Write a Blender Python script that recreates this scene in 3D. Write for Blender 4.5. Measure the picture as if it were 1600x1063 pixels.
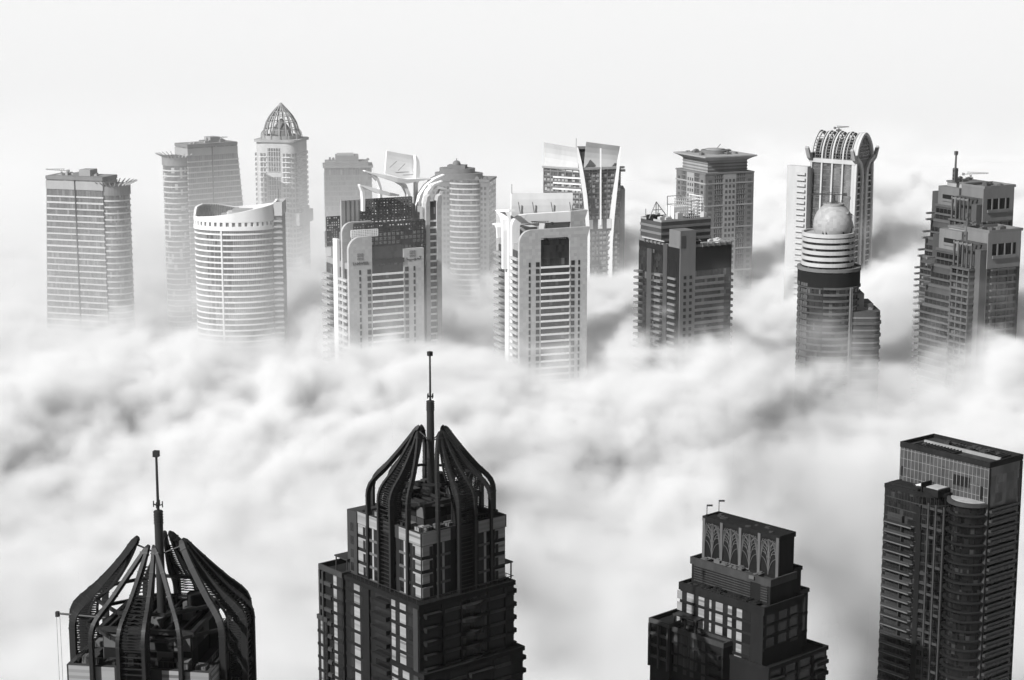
import bpy, bmesh, math, random
from mathutils import Vector, Matrix
random.seed(7)
R = math.radians
for o in list(bpy.data.objects):
    bpy.data.objects.remove(o)
scene = bpy.context.scene
COL = scene.collection

# ------------------------------------------------------------------ camera
CAM_Z = 350.0
F_PX = 3000.0                     # focal length in pixels of the 1600 px wide photograph
PITCH = math.atan(581.5 / F_PX)
cam_data = bpy.data.cameras.new('camera')
cam_data.sensor_width = 36.0
cam_data.lens = 36.0 * F_PX / 1600.0
cam_data.clip_start = 1.0
cam_data.clip_end = 60000.0
cam = bpy.data.objects.new('camera', cam_data)
cam.location = (0, 0, CAM_Z)
cam.rotation_euler = (math.pi / 2 - PITCH, 0, 0)
COL.objects.link(cam)
scene.camera = cam

# ------------------------------------------------------------------ sky, sun, exposure
SUN_AZ, SUN_EL = R(-130), R(38)   # azimuth from +Y (view direction) towards +X
world = bpy.data.worlds.new('World')
scene.world = world
world.use_nodes = True
wn, wl = world.node_tree.nodes, world.node_tree.links
wn.clear()
wout = wn.new('ShaderNodeOutputWorld')
wbg = wn.new('ShaderNodeBackground')
wsky = wn.new('ShaderNodeTexSky')
wsky.sky_type = 'NISHITA'
wsky.sun_disc = False
wsky.sun_elevation = SUN_EL
wsky.sun_rotation = SUN_AZ
wbw = wn.new('ShaderNodeRGBToBW')  # the photograph is black and white
wl.new(wsky.outputs[0], wbw.inputs[0])
wl.new(wbw.outputs[0], wbg.inputs[0])
wbg.inputs[1].default_value = 0.05
wl.new(wbg.outputs[0], wout.inputs[0])

sun_data = bpy.data.lights.new('sun', 'SUN')
sun_data.energy = 5.0
sun_data.angle = R(0.5)
sun_data.color = (1.0, 1.0, 1.0)   # the photograph has no colour
sun = bpy.data.objects.new('sun', sun_data)
COL.objects.link(sun)
sdir = Vector((math.sin(SUN_AZ) * math.cos(SUN_EL), math.cos(SUN_AZ) * math.cos(SUN_EL), math.sin(SUN_EL)))
sun.rotation_euler = (-sdir).to_track_quat('-Z', 'Y').to_euler()

scene.view_settings.view_transform = 'Standard'
scene.view_settings.look = 'None'
scene.view_settings.gamma = 1.0
scene.view_settings.exposure = 0.56
scene.view_settings.use_curve_mapping = False
cy = scene.cycles
cy.max_bounces = 10
cy.diffuse_bounces = 2
cy.glossy_bounces = 2
cy.transmission_bounces = 2
cy.volume_bounces = 2
cy.transparent_max_bounces = 8
cy.use_denoising = True
cy.volume_step_rate = 3.0
cy.volume_max_steps = 512


# ------------------------------------------------------------------ helpers
def at(px, py, Y):
    """World point seen at pixel (px, py) of the 1600x1063 photograph at ground distance Y."""
    u = (px - 800.0) / F_PX
    v = (531.5 - py) / F_PX
    c, s = math.cos(PITCH), math.sin(PITCH)
    dy, dz = c + v * s, -s + v * c
    k = Y / dy
    return Vector((u * k, Y, CAM_Z + dz * k))


def mpp(Y, py=400):
    """Metres per photograph pixel at ground distance Y."""
    v = (531.5 - py) / F_PX
    return Y / (math.cos(PITCH) + v * math.sin(PITCH)) / F_PX


# ------------------------------------------------------------------ materials (black and white photograph: greys only)
def _nodes(name):
    m = bpy.data.materials.new(name)
    m.use_nodes = True
    n, l = m.node_tree.nodes, m.node_tree.links
    return m, n, l, n['Principled BSDF']


def grey(v):
    return (v, v, v, 1.0)


def stone(name, v, var=0.22, scale=0.12, rough=0.85, bump=0.0):
    """Concrete, render, stone, paint: mottled and streaked grey."""
    m, n, l, bs = _nodes(name)
    tc = n.new('ShaderNodeTexCoord')
    mp = n.new('ShaderNodeMapping')
    mp.inputs['Scale'].default_value = (1, 1, 0.25)
    l.new(tc.outputs['Object'], mp.inputs[0])
    nz = n.new('ShaderNodeTexNoise')
    nz.inputs['Scale'].default_value = scale
    nz.inputs['Detail'].default_value = 6
    nz.inputs['Roughness'].default_value = 0.65
    l.new(mp.outputs[0], nz.inputs['Vector'])
    oi = n.new('ShaderNodeObjectInfo')
    rr = n.new('ShaderNodeMapRange')
    rr.inputs['To Min'].default_value = 1 - var * 0.4
    rr.inputs['To Max'].default_value = 1 + var * 0.4
    l.new(oi.outputs['Random'], rr.inputs[0])
    mr = n.new('ShaderNodeMapRange')
    mr.inputs['From Min'].default_value = 0.25
    mr.inputs['From Max'].default_value = 0.75
    mr.inputs['To Min'].default_value = v * (1 - var)
    mr.inputs['To Max'].default_value = v * (1 + var)
    l.new(nz.outputs[0], mr.inputs[0])
    mu = n.new('ShaderNodeMath')
    mu.operation = 'MULTIPLY'
    l.new(mr.outputs[0], mu.inputs[0])
    l.new(rr.outputs[0], mu.inputs[1])
    l.new(mu.outputs[0], bs.inputs['Base Color'])
    bs.inputs['Roughness'].default_value = rough
    bs.inputs['Specular IOR Level'].default_value = 0.08
    return m


def panes(name, v, pane=(1.5, 1.5, 3.4), var=0.5, rough=0.18, light=0.12, lightv=0.3, spec=0.35, off=(0.3, 0.3, 0.1), rnd=False):
    """Curtain-wall glass: each pane its own tone, a few with pale blinds."""
    m, n, l, bs = _nodes(name)
    tc = n.new('ShaderNodeTexCoord')
    ad = n.new('ShaderNodeVectorMath')
    ad.operation = 'ADD'
    ad.inputs[1].default_value = off
    l.new(tc.outputs['Object'], ad.inputs[0])
    if rnd:                       # every object its own pattern
        oi = n.new('ShaderNodeObjectInfo')
        ra = n.new('ShaderNodeMath')
        ra.operation = 'MULTIPLY'
        ra.inputs[1].default_value = 500.0
        l.new(oi.outputs['Random'], ra.inputs[0])
        cb = n.new('ShaderNodeCombineXYZ')
        l.new(ra.outputs[0], cb.inputs[0])
    sn = n.new('ShaderNodeVectorMath')
    sn.operation = 'SNAP'
    sn.inputs[1].default_value = pane
    l.new(ad.outputs[0], sn.inputs[0])
    wn_ = n.new('ShaderNodeTexWhiteNoise')
    if rnd:
        ad2 = n.new('ShaderNodeVectorMath')
        l.new(sn.outputs[0], ad2.inputs[0])
        l.new(cb.outputs[0], ad2.inputs[1])
        l.new(ad2.outputs[0], wn_.inputs['Vector'])
    else:
        l.new(sn.outputs[0], wn_.inputs['Vector'])
    mr = n.new('ShaderNodeMapRange')
    mr.inputs['To Min'].default_value = v * (1 - var)
    mr.inputs['To Max'].default_value = v * (1 + var)
    l.new(wn_.outputs['Value'], mr.inputs[0])
    gt = n.new('ShaderNodeMath')
    gt.operation = 'GREATER_THAN'
    gt.inputs[1].default_value = 1 - light
    sepc = n.new('ShaderNodeSeparateColor')
    l.new(wn_.outputs['Color'], sepc.inputs[0])
    l.new(sepc.outputs[1], gt.inputs[0])
    mx = n.new('ShaderNodeMix')
    mx.data_type = 'FLOAT'
    l.new(gt.outputs[0], mx.inputs[0])
    l.new(mr.outputs[0], mx.inputs[2])
    mx.inputs[3].default_value = lightv
    l.new(mx.outputs[0], bs.inputs['Base Color'])
    rg = n.new('ShaderNodeMapRange')
    rg.inputs['To Min'].default_value = rough * 0.6
    rg.inputs['To Max'].default_value = rough * 1.6
    l.new(sepc.outputs[2], rg.inputs[0])
    l.new(rg.outputs[0], bs.inputs['Roughness'])
    bs.inputs['Specular IOR Level'].default_value = spec
    return m


def pane_glass(name, v, var=0.6, rough=0.15):
    """Glass for single window objects: tone varies from window to window."""
    m, n, l, bs = _nodes(name)
    oi = n.new('ShaderNodeObjectInfo')
    mr = n.new('ShaderNodeMapRange')
    mr.inputs['To Min'].default_value = v * (1 - var)
    mr.inputs['To Max'].default_value = v * (1 + var)
    l.new(oi.outputs['Random'], mr.inputs[0])
    l.new(mr.outputs[0], bs.inputs['Base Color'])
    bs.inputs['Roughness'].default_value = rough
    bs.inputs['Specular IOR Level'].default_value = 0.15
    return m


def metal(name, v, rough=0.45):
    m = stone(name, v, 0.25, 0.3, rough)
    m.node_tree.nodes['Principled BSDF'].inputs['Specular IOR Level'].default_value = 0.25
    return m


M = {
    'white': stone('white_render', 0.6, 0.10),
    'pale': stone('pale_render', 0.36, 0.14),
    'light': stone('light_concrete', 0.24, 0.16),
    'midark': stone('dim_grey_concrete', 0.075, 0.25),
    'mid': stone('grey_concrete', 0.13, 0.18),
    'dark': stone('dark_concrete', 0.05, 0.25),
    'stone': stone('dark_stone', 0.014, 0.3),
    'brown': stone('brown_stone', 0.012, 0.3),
    'panel': panes('cream_wall_panel', 0.2, (9.0, 9.0, 0.62), 0.22, 0.6, 0.06, 0.1, 0.2, (4.5, 4.5, 0.05), True),
    'black': stone('black_and_recess_shade', 0.01, 0.3),  # black parts, and the shade painted into recesses and openings
    'roof': stone('roof_gravel', 0.035, 0.4, 0.4),
    'roof_pale': stone('pale_roof', 0.25, 0.3, 0.3),
    'steel': metal('dark_steel', 0.02, 0.5),
    'rib': metal('painted_rib', 0.012, 0.55),
    'pale_steel': metal('pale_steel', 0.45),
    'grey_steel': metal('grey_steel', 0.2),
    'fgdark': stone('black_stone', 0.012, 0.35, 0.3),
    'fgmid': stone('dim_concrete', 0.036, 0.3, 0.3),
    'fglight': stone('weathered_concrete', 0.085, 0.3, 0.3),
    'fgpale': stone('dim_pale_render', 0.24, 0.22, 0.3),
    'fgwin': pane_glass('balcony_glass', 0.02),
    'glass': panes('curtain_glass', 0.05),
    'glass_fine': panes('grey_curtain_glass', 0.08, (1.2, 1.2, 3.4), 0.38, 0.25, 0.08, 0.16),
    'glass_dark': panes('dark_glass', 0.015, (1.6, 1.6, 3.4), 0.6, 0.15, 0.05, 0.08),
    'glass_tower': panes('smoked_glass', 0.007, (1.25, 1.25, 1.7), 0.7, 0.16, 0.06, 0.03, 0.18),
    'mirror': panes('mirror_glass', 0.25, (2.2, 2.2, 3.4), 0.3, 0.08, 0.0, 0.3),
    'win': pane_glass('window_glass', 0.01),
    'winmid': pane_glass('grey_window_glass', 0.06),
    'clad': panes('metal_cladding', 0.042, (1.9, 1.9, 3.0), 0.25, 0.4, 0.0, 0.1),
    'dome': panes('dome_panels', 0.26, (1.7, 1.7, 1.5), 0.14, 0.5, 0.0, 0.1),
    'tile': panes('tiled_cladding', 0.31, (1.6, 1.6, 1.6), 0.10, 0.6, 0.0, 0.1),
}
M['mirror'].node_tree.nodes['Principled BSDF'].inputs['Metallic'].default_value = 0.8


# ------------------------------------------------------------------ geometry helpers
class MB:
    """Collects simple solids and links them as ONE mesh object."""

    def __init__(self):
        self.v, self.f = [], []

    def add(self, verts, faces):
        b = len(self.v)
        self.v += [tuple(p) for p in verts]
        self.f += [tuple(b + i for i in f) for f in faces]
        return self

    def box(self, x0, x1, y0, y1, z0, z1):
        v = [(x, y, z) for x in (x0, x1) for y in (y0, y1) for z in (z0, z1)]
        return self.add(v, [(0, 1, 3, 2), (4, 6, 7, 5), (0, 4, 5, 1), (2, 3, 7, 6), (0, 2, 6, 4), (1, 5, 7, 3)])

    def loft(self, rings, caps=True, closed=True):
        n = len(rings[0])
        v = [p for r in rings for p in r]
        f = []
        for k in range(len(rings) - 1):
            for i in range(n if closed else n - 1):
                j = (i + 1) % n
                f.append((k * n + i, k * n + j, (k + 1) * n + j, (k + 1) * n + i))
        if caps:
            f.append(tuple(range(n - 1, -1, -1)))
            f.append(tuple((len(rings) - 1) * n + i for i in range(n)))
        return self.add(v, f)

    def prism(self, pts, z0, z1):
        return self.loft([[(x, y, z0) for x, y in pts], [(x, y, z1) for x, y in pts]])

    def annulus(self, outer, inner, z0, z1):
        """Ring wall between two outlines with the same number of points; z1 may be a function of (x, y)."""
        top = z1 if callable(z1) else (lambda x, y: z1)
        r = [[(x, y, z0) for x, y in outer], [(x, y, top(x, y)) for x, y in outer],
             [(x, y, top(x, y)) for x, y in inner], [(x, y, z0) for x, y in inner]]
        return self.loft(r + [r[0]], caps=False)

    def sweep(self, path, w, d, side=None):
        """Rectangular bar along a path: w along `side`, d across it."""
        path = [Vector(p) for p in path]
        rings = []
        for i, p in enumerate(path):
            t = (path[min(i + 1, len(path) - 1)] - path[max(i - 1, 0)]).normalized()
            s = Vector(side) if side is not None else (t.cross(Vector((0, 0, 1))) if abs(t.z) < 0.98 else Vector((1, 0, 0)))
            s = (s - t * s.dot(t)).normalized()
            o = t.cross(s).normalized()
            ww = w[i] if isinstance(w, (list, tuple)) else w
            dd = d[i] if isinstance(d, (list, tuple)) else d
            rings.append([p + s * a * ww / 2 + o * b * dd / 2 for a, b in ((-1, -1), (1, -1), (1, 1), (-1, 1))])
        return self.loft(rings)

    def bar(self, p, q, w, d=None, side=None):
        return self.sweep([p, q], w, d or w, side)

    def tube(self, path, r, n=6):
        path = [Vector(p) for p in path]
        rings = []
        for i, p in enumerate(path):
            t = (path[min(i + 1, len(path) - 1)] - path[max(i - 1, 0)]).normalized()
            s = t.cross(Vector((0, 0, 1))) if abs(t.z) < 0.95 else t.cross(Vector((0, 1, 0)))
            s.normalize()
            o = t.cross(s)
            rr = r[i] if isinstance(r, (list, tuple)) else r
            rings.append([p + (s * math.cos(2 * math.pi * k / n) + o * math.sin(2 * math.pi * k / n)) * rr for k in range(n)])
        return self.loft(rings)

    def outline(self, pts, y0, y1):
        """Extrude a polygon drawn in x, z through y0..y1."""
        return self.loft([[(x, y0, z) for x, z in pts], [(x, y1, z) for x, z in pts]])

    def mesh(self, name, mat):
        me = bpy.data.meshes.new(name)
        me.from_pydata(self.v, [], self.f)
        bm = bmesh.new()
        bm.from_mesh(me)
        bmesh.ops.recalc_face_normals(bm, faces=bm.faces)
        bm.to_mesh(me)
        bm.free()
        me.materials.append(mat)
        return me

    def build(self, name, mat, parent=None, stuff=False, smooth=False):
        me = self.mesh(name, mat)
        if smooth:
            me.polygons.foreach_set('use_smooth', [True] * len(me.polygons))
            me.set_sharp_from_angle(angle=R(35))
        ob = bpy.data.objects.new(name, me)
        COL.objects.link(ob)
        if parent is not None:
            ob.parent = parent
        if stuff:
            ob['kind'] = 'stuff'
        return ob


def thing(name, label, cat, loc=(0, 0, 0), rz=0.0, group=None):
    o = bpy.data.objects.new(name, None)
    o.empty_display_size = 1
    COL.objects.link(o)
    o.location = loc
    o.rotation_euler = (0, 0, rz)
    o['label'] = label
    o['category'] = cat
    if group:
        o['group'] = group
    return o


def tag(o, label, cat, group=None):
    o['label'] = label
    o['category'] = cat
    if group:
        o['group'] = group
    return o


def part(name, me, parent, loc=(0, 0, 0), rz=0.0, scale=None, label=None):
    o = bpy.data.objects.new(name, me)
    COL.objects.link(o)
    o.parent = parent
    o.location = loc
    o.rotation_euler = (0, 0, rz)
    if scale:
        o.scale = scale
    if label:
        o['label'] = label
    return o


_box_cache = {}


def box_part(name, parent, w, d, h, mat, loc, rz=0.0):
    """A box piece w wide, d deep outwards (-y), h high, standing at loc; alike pieces share mesh data."""
    key = (name, round(w, 3), round(d, 3), round(h, 3), mat)
    if key not in _box_cache:
        _box_cache[key] = MB().box(-w / 2, w / 2, -d, 0, 0, h).mesh(name, M[mat])
    return part(name, _box_cache[key], parent, loc, rz)


class Face:
    """A vertical wall plane of a tower: origin, direction; u runs left to right seen from outside."""

    def __init__(self, root, x, y, a):
        self.root, self.x, self.y, self.a = root, x, y, a
        self.c, self.s = math.cos(a), math.sin(a)

    def pt(self, u, out=0.0):
        return (self.x + u * self.c + out * self.s, self.y + u * self.s - out * self.c)

    def piece(self, name, u, z, w, h, d, mat, out=0.0):
        x, y = self.pt(u, out)
        return box_part(name, self.root, w, d, h, mat, (x, y, z), self.a)

    def solid(self, mb, u0, u1, z0, z1, d0, d1):
        p = [self.pt(u0, d1), self.pt(u1, d1), self.pt(u1, d0), self.pt(u0, d0)]
        return mb.prism(p, z0, z1)

    def grid(self, us, zs, w, h, name, mat, d=0.12, parent=None, skip=0.0):
        """Small windows joined into one part (each too small in the photograph to pick apart)."""
        mb = MB()
        for z in zs:
            for u in us:
                if random.random() >= skip:
                    self.solid(mb, u - w / 2, u + w / 2, z, z + h, -0.1, d)
        return mb.build(name, M[mat], parent or self.root, stuff=True)


def under(child, parent):
    """Make a piece a sub-part of another piece without moving it."""
    a = parent.rotation_euler[2]
    d = child.location - parent.location
    c, s = math.cos(-a), math.sin(-a)
    child.location = (d.x * c - d.y * s, d.x * s + d.y * c, d.z)
    child.rotation_euler = (0, 0, child.rotation_euler[2] - a)
    child.parent = parent
    return child


def rect_faces(root, x0, x1, y0, y1):
    """Front, right, back, left walls of a rectangular block (u measured from each wall's middle)."""
    return (Face(root, (x0 + x1) / 2, y0, 0), Face(root, x1, (y0 + y1) / 2, math.pi / 2),
            Face(root, (x0 + x1) / 2, y1, math.pi), Face(root, x0, (y0 + y1) / 2, -math.pi / 2))


def ellipse(a, b, n=40, cx=0.0, cy_=0.0, t0=0.0, t1=2 * math.pi, close=True):
    m = n if close else n - 1
    return [(cx + a * math.cos(t0 + (t1 - t0) * k / m), cy_ + b * math.sin(t0 + (t1 - t0) * k / m)) for k in range(n)]


def rounded_rect(x0, x1, y0, y1, r, n=5):
    pts = []
    for cx, cyy, a0 in ((x1 - r, y0 + r, -90), (x1 - r, y1 - r, 0), (x0 + r, y1 - r, 90), (x0 + r, y0 + r, 180)):
        for k in range(n + 1):
            a = R(a0 + 90 * k / n)
            pts.append((cx + r * math.cos(a), cyy + r * math.sin(a)))
    return pts


def frange(a, b, st):
    out = []
    while a < b - 1e-6:
        out.append(a)
        a += st
    return out


def tower(name, label, px, Y, alpha, group=None, cat='tower'):
    p = at(px, 400, Y)
    o = thing(name, label, cat, (p.x, Y, 0), R(alpha), group)
    o['_'] = 0
    del o['_']
    return o


def roof_units(root, n, x0, x1, y0, y1, z, mat='light', seed=1, hmax=2.6):
    """Air-handling units scattered on a roof, each a small cabinet with a fan cowl."""
    rng = random.Random(seed)
    for k in range(n):
        w, d, h = rng.uniform(1.4, 3.6), rng.uniform(1.4, 3.2), rng.uniform(0.9, hmax)
        x, y = rng.uniform(x0 + 2, x1 - 2), rng.uniform(y0 + 2, y1 - 2)
        mb = MB().box(x - w / 2, x + w / 2, y - d / 2, y + d / 2, z, z + h)
        mb.prism(ellipse(min(w, d) * .35, min(w, d) * .35, 8, x, y), z + h, z + h + .35)
        mb.build('roof_unit', M[mat], root)
    for k in range(max(1, n // 3)):      # pipe and duct runs
        xa, ya = rng.uniform(x0 + 1.5, x1 - 1.5), rng.uniform(y0 + 1.5, y1 - 1.5)
        xb, yb = rng.uniform(x0 + 1.5, x1 - 1.5), rng.uniform(y0 + 1.5, y1 - 1.5)
        MB().tube([(xa, ya, z), (xa, ya, z + .7), (xb, ya, z + .7), (xb, yb, z + .7), (xb, yb, z)], .22, 5).build('pipe_run', M[mat], root)


def crane(label, loc, rz, L=11.0, h=4.0, mat='grey_steel', tilt=0.06):
    """Window-cleaning roof crane: base, turntable mast, lattice jib, counterweight."""
    t = thing('roof_crane', label, 'roof crane', loc, rz, 'cleaning cranes on the tower roofs')
    MB().box(-1.3, 1.3, -1.0, 1.0, 0, 1.2).build('base', M[mat], t)
    MB().tube([(0, 0, 1.2), (0, 0, h)], 0.55).build('mast', M[mat], t)
    mb = MB()
    for o in (-.45, .45):
        mb.bar((-L * .3, o, h + .3), (L * .7, o, h + .3 + L * tilt), .22)
    mb.bar((-L * .15, 0, h + 1.5), (L * .7, 0, h + .4 + L * tilt), .22)
    n = 9
    for k in range(n):
        x = -L * .15 + L * .85 * k / n
        zt = h + 1.5 + (L * tilt - 1.1) * k / n
        for o in (-.45, .45):
            mb.bar((x, o, h + .3 + (x / L) * L * tilt * .8), (x + L * .09, 0, zt), .12)
    mb.build('jib', M[mat], t)
    MB().box(-L * .34, -L * .24, -.8, .8, h - .3, h + 1.0).build('counterweight', M[mat], t)
    return t


# ------------------------------------------------------------------ ground
gme = bpy.data.meshes.new('ground')
gme.from_pydata([(-5000, -250, 0), (5000, -250, 0), (5000, 16000, 0), (-5000, 16000, 0)], [], [(0, 1, 2, 3)])
gme.materials.append(stone('desert_ground', 0.2, 0.3, 0.02))
ground = bpy.data.objects.new('ground', gme)
ground['kind'] = 'structure'
COL.objects.link(ground)

ZB = 104.0      # facades are built in detail down to here, well inside the fog


class Tower:
    """Places a tower: root Empty on the ground, rotated by alpha degrees; L() reads local points off the photograph."""

    def __init__(self, name, label, px, Y, alpha, group=None, row=400):
        Y *= 5.0 / 6.0
        p = at(px, row, Y)
        self.x, self.Y, self.a = p.x, Y, R(alpha)
        self.root = thing(name, label, 'tower', (p.x, Y, 0), self.a, group)
        self.s = mpp(Y)

    def L(self, px, py, ly=None, lx=None):
        """Local point on the plane y = ly (or x = lx) of this tower seen at a pixel."""
        d = at(px, py, 1000.0) - Vector((0, 0, CAM_Z))
        c, s = math.cos(-self.a), math.sin(-self.a)
        o = (-self.x, -self.Y)
        ox, oy = o[0] * c - o[1] * s, o[0] * s + o[1] * c
        dx, dy = d.x * c - d.y * s, d.x * s + d.y * c
        k = (ly - oy) / dy if ly is not None else (lx - ox) / dx
        return Vector((ox + dx * k, oy + dy * k, CAM_Z + d.z * k))

    def z(self, py, ly=0.0, px=None):
        px = px if px is not None else 800 + self.x / self.s
        return self.L(px, py, ly=ly).z

    def world(self, p):
        c, s = math.cos(self.a), math.sin(self.a)
        return Vector((self.x + p[0] * c - p[1] * s, self.Y + p[0] * s + p[1] * c, p[2]))


def mullions(face, us, z0, z1, w=0.14, d=0.16, mat='mid', name='mullions'):
    mb = MB()
    for u in us:
        face.solid(mb, u - w / 2, u + w / 2, z0, z1, -0.05, d)
    return mb.build(name, M[mat], face.root, stuff=True)


def parapet(root, x0, x1, y0, y1, z, h=1.2, t=0.5, mat='pale', name='parapet'):
    o = [(x0, y0), (x1, y0), (x1, y1), (x0, y1)]
    i = [(x0 + t, y0 + t), (x1 - t, y0 + t), (x1 - t, y1 - t), (x0 + t, y1 - t)]
    return MB().annulus(o, i, z, z + h).build(name, M[mat], root)


# ------------------------------------------------------------------ twin slab-and-drum towers
def slab_and_drum(label, px, Y, alpha, ytop, ydrum, mx, W, seed):
    T = Tower('slab_tower', label, px, Y, alpha, 'twin towers of a striped slab and a finned drum')
    rt = T.root
    zt, zd = T.z(ytop), T.z(ydrum, 9)
    D, hw, fh = 16.0, W / 2, 3.42
    lean = 0.045 if mx > 0 else 0.085

    def xs(z, o=0.0):            # outer edge leans out downwards
        e = hw + lean * (zt - z) + o
        i = hw + o
        return (-e, i) if mx > 0 else (-i, e)

    rings = []
    for z in (0, zt):
        a, b = xs(z)
        rings.append([(a, 0, z), (b, 0, z), (b, D, z), (a, D, z)])
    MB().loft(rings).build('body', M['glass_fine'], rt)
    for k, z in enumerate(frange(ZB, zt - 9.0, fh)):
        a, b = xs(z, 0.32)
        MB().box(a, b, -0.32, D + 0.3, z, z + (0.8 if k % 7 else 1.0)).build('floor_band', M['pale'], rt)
    a, b = xs(zt, 0.36)
    MB().box(a, b, -0.4, D + 0.36, zt - 6.2, zt - 1.6).build('crown_band', M['light'], rt)
    MB().box(a, b, -0.4, D + 0.36, zt - 0.9, zt + 1.0).build('cornice', M['mid'], rt)
    f = Face(rt, 0, 0, 0)
    mb = MB()
    for u in frange(-hw + 1.2, hw, 1.5):
        f.solid(mb, u - .06, u + .06, ZB, zt - 6.2, -.05, .14)
    mb.build('mullions', M['mid'], rt, stuff=True)
    f.piece('seam', 0.5 * mx, ZB, 0.75, zt - ZB - 1, 0.5, 'black')
    # drum
    dx = mx * (hw + (1.6 if mx > 0 else 3.0))
    dy, r = 9.5, 8.6
    MB().prism(ellipse(r, r, 36, dx, dy), 0, zd).build('drum', M['glass_fine' if mx > 0 else 'glass'], rt, smooth=True)
    ring = MB().annulus(ellipse(r + .32, r + .32, 36, 0, 0), ellipse(r - .4, r - .4, 36, 0, 0), 0, 0.8).mesh('floor_band', M['pale'])
    for z in frange(ZB + 1.7, zd - 6.5, fh):
        part('floor_band', ring, rt, (dx, dy, z))
    MB().annulus(ellipse(r + .5, r + .5, 36, dx, dy), ellipse(r - .5, r - .5, 36, dx, dy), zd - 5.4, zd - .4).build('drum_crown', M['mid'], rt)
    MB().prism(ellipse(r - .5, r - .5, 24, dx, dy), zd - .1, zd + .25).build('drum_roof', M['roof'], rt)
    for k in range(17):          # crown of raking fins
        t = R(-115 + 230 * k / 16) + (0 if mx > 0 else math.pi)
        u = Vector((math.cos(t), math.sin(t), 0))
        c = Vector((dx, dy, 0))
        out = 3.2 + 1.4 * abs(math.cos(t))
        path = [c + u * (r - 1.5) + Vector((0, 0, zd - 1.5)), c + u * (r + .6) + Vector((0, 0, zd + .3)), c + u * (r + out) + Vector((0, 0, zd + 2.0))]
        MB().sweep(path, .42, [.9, .8, .3], side=u.cross(Vector((0, 0, 1)))).build('crown_fin', M['light'], rt)
    # roof
    rng = random.Random(seed)
    MB().box(hw * .05, hw * .45, 4, 12, zt + .2, zt + 4.4).build('plant_room', M['light'], rt)
    MB().box(-hw * .2, hw * .02, 5, 11, zt + .2, zt + 2.4).build('plant_room', M['mid'], rt)
    roof_units(rt, 9, -hw, hw, 0.5, D - .5, zt + .2, 'light', seed)
    return T


A = slab_and_drum('striped pale glass slab tower at the far left end of the back skyline', 121, 1250, -17, 279, 286, 1, 34.0, 3)
_ = crane('small roof crane on the leftmost striped slab tower', A.world((-11, 6, A.z(279) + .2)), R(170), 13, 2.6)
B = slab_and_drum('striped slab tower with finned drum behind the white curved parapet tower', 337, 1450, 38, 226, 240, -1, 35.0, 4)
_ = crane('small roof crane on the slab tower with seam behind the curved white one', B.world((4, 6, B.z(226) + .2)), R(10), 13, 2.8)


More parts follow.
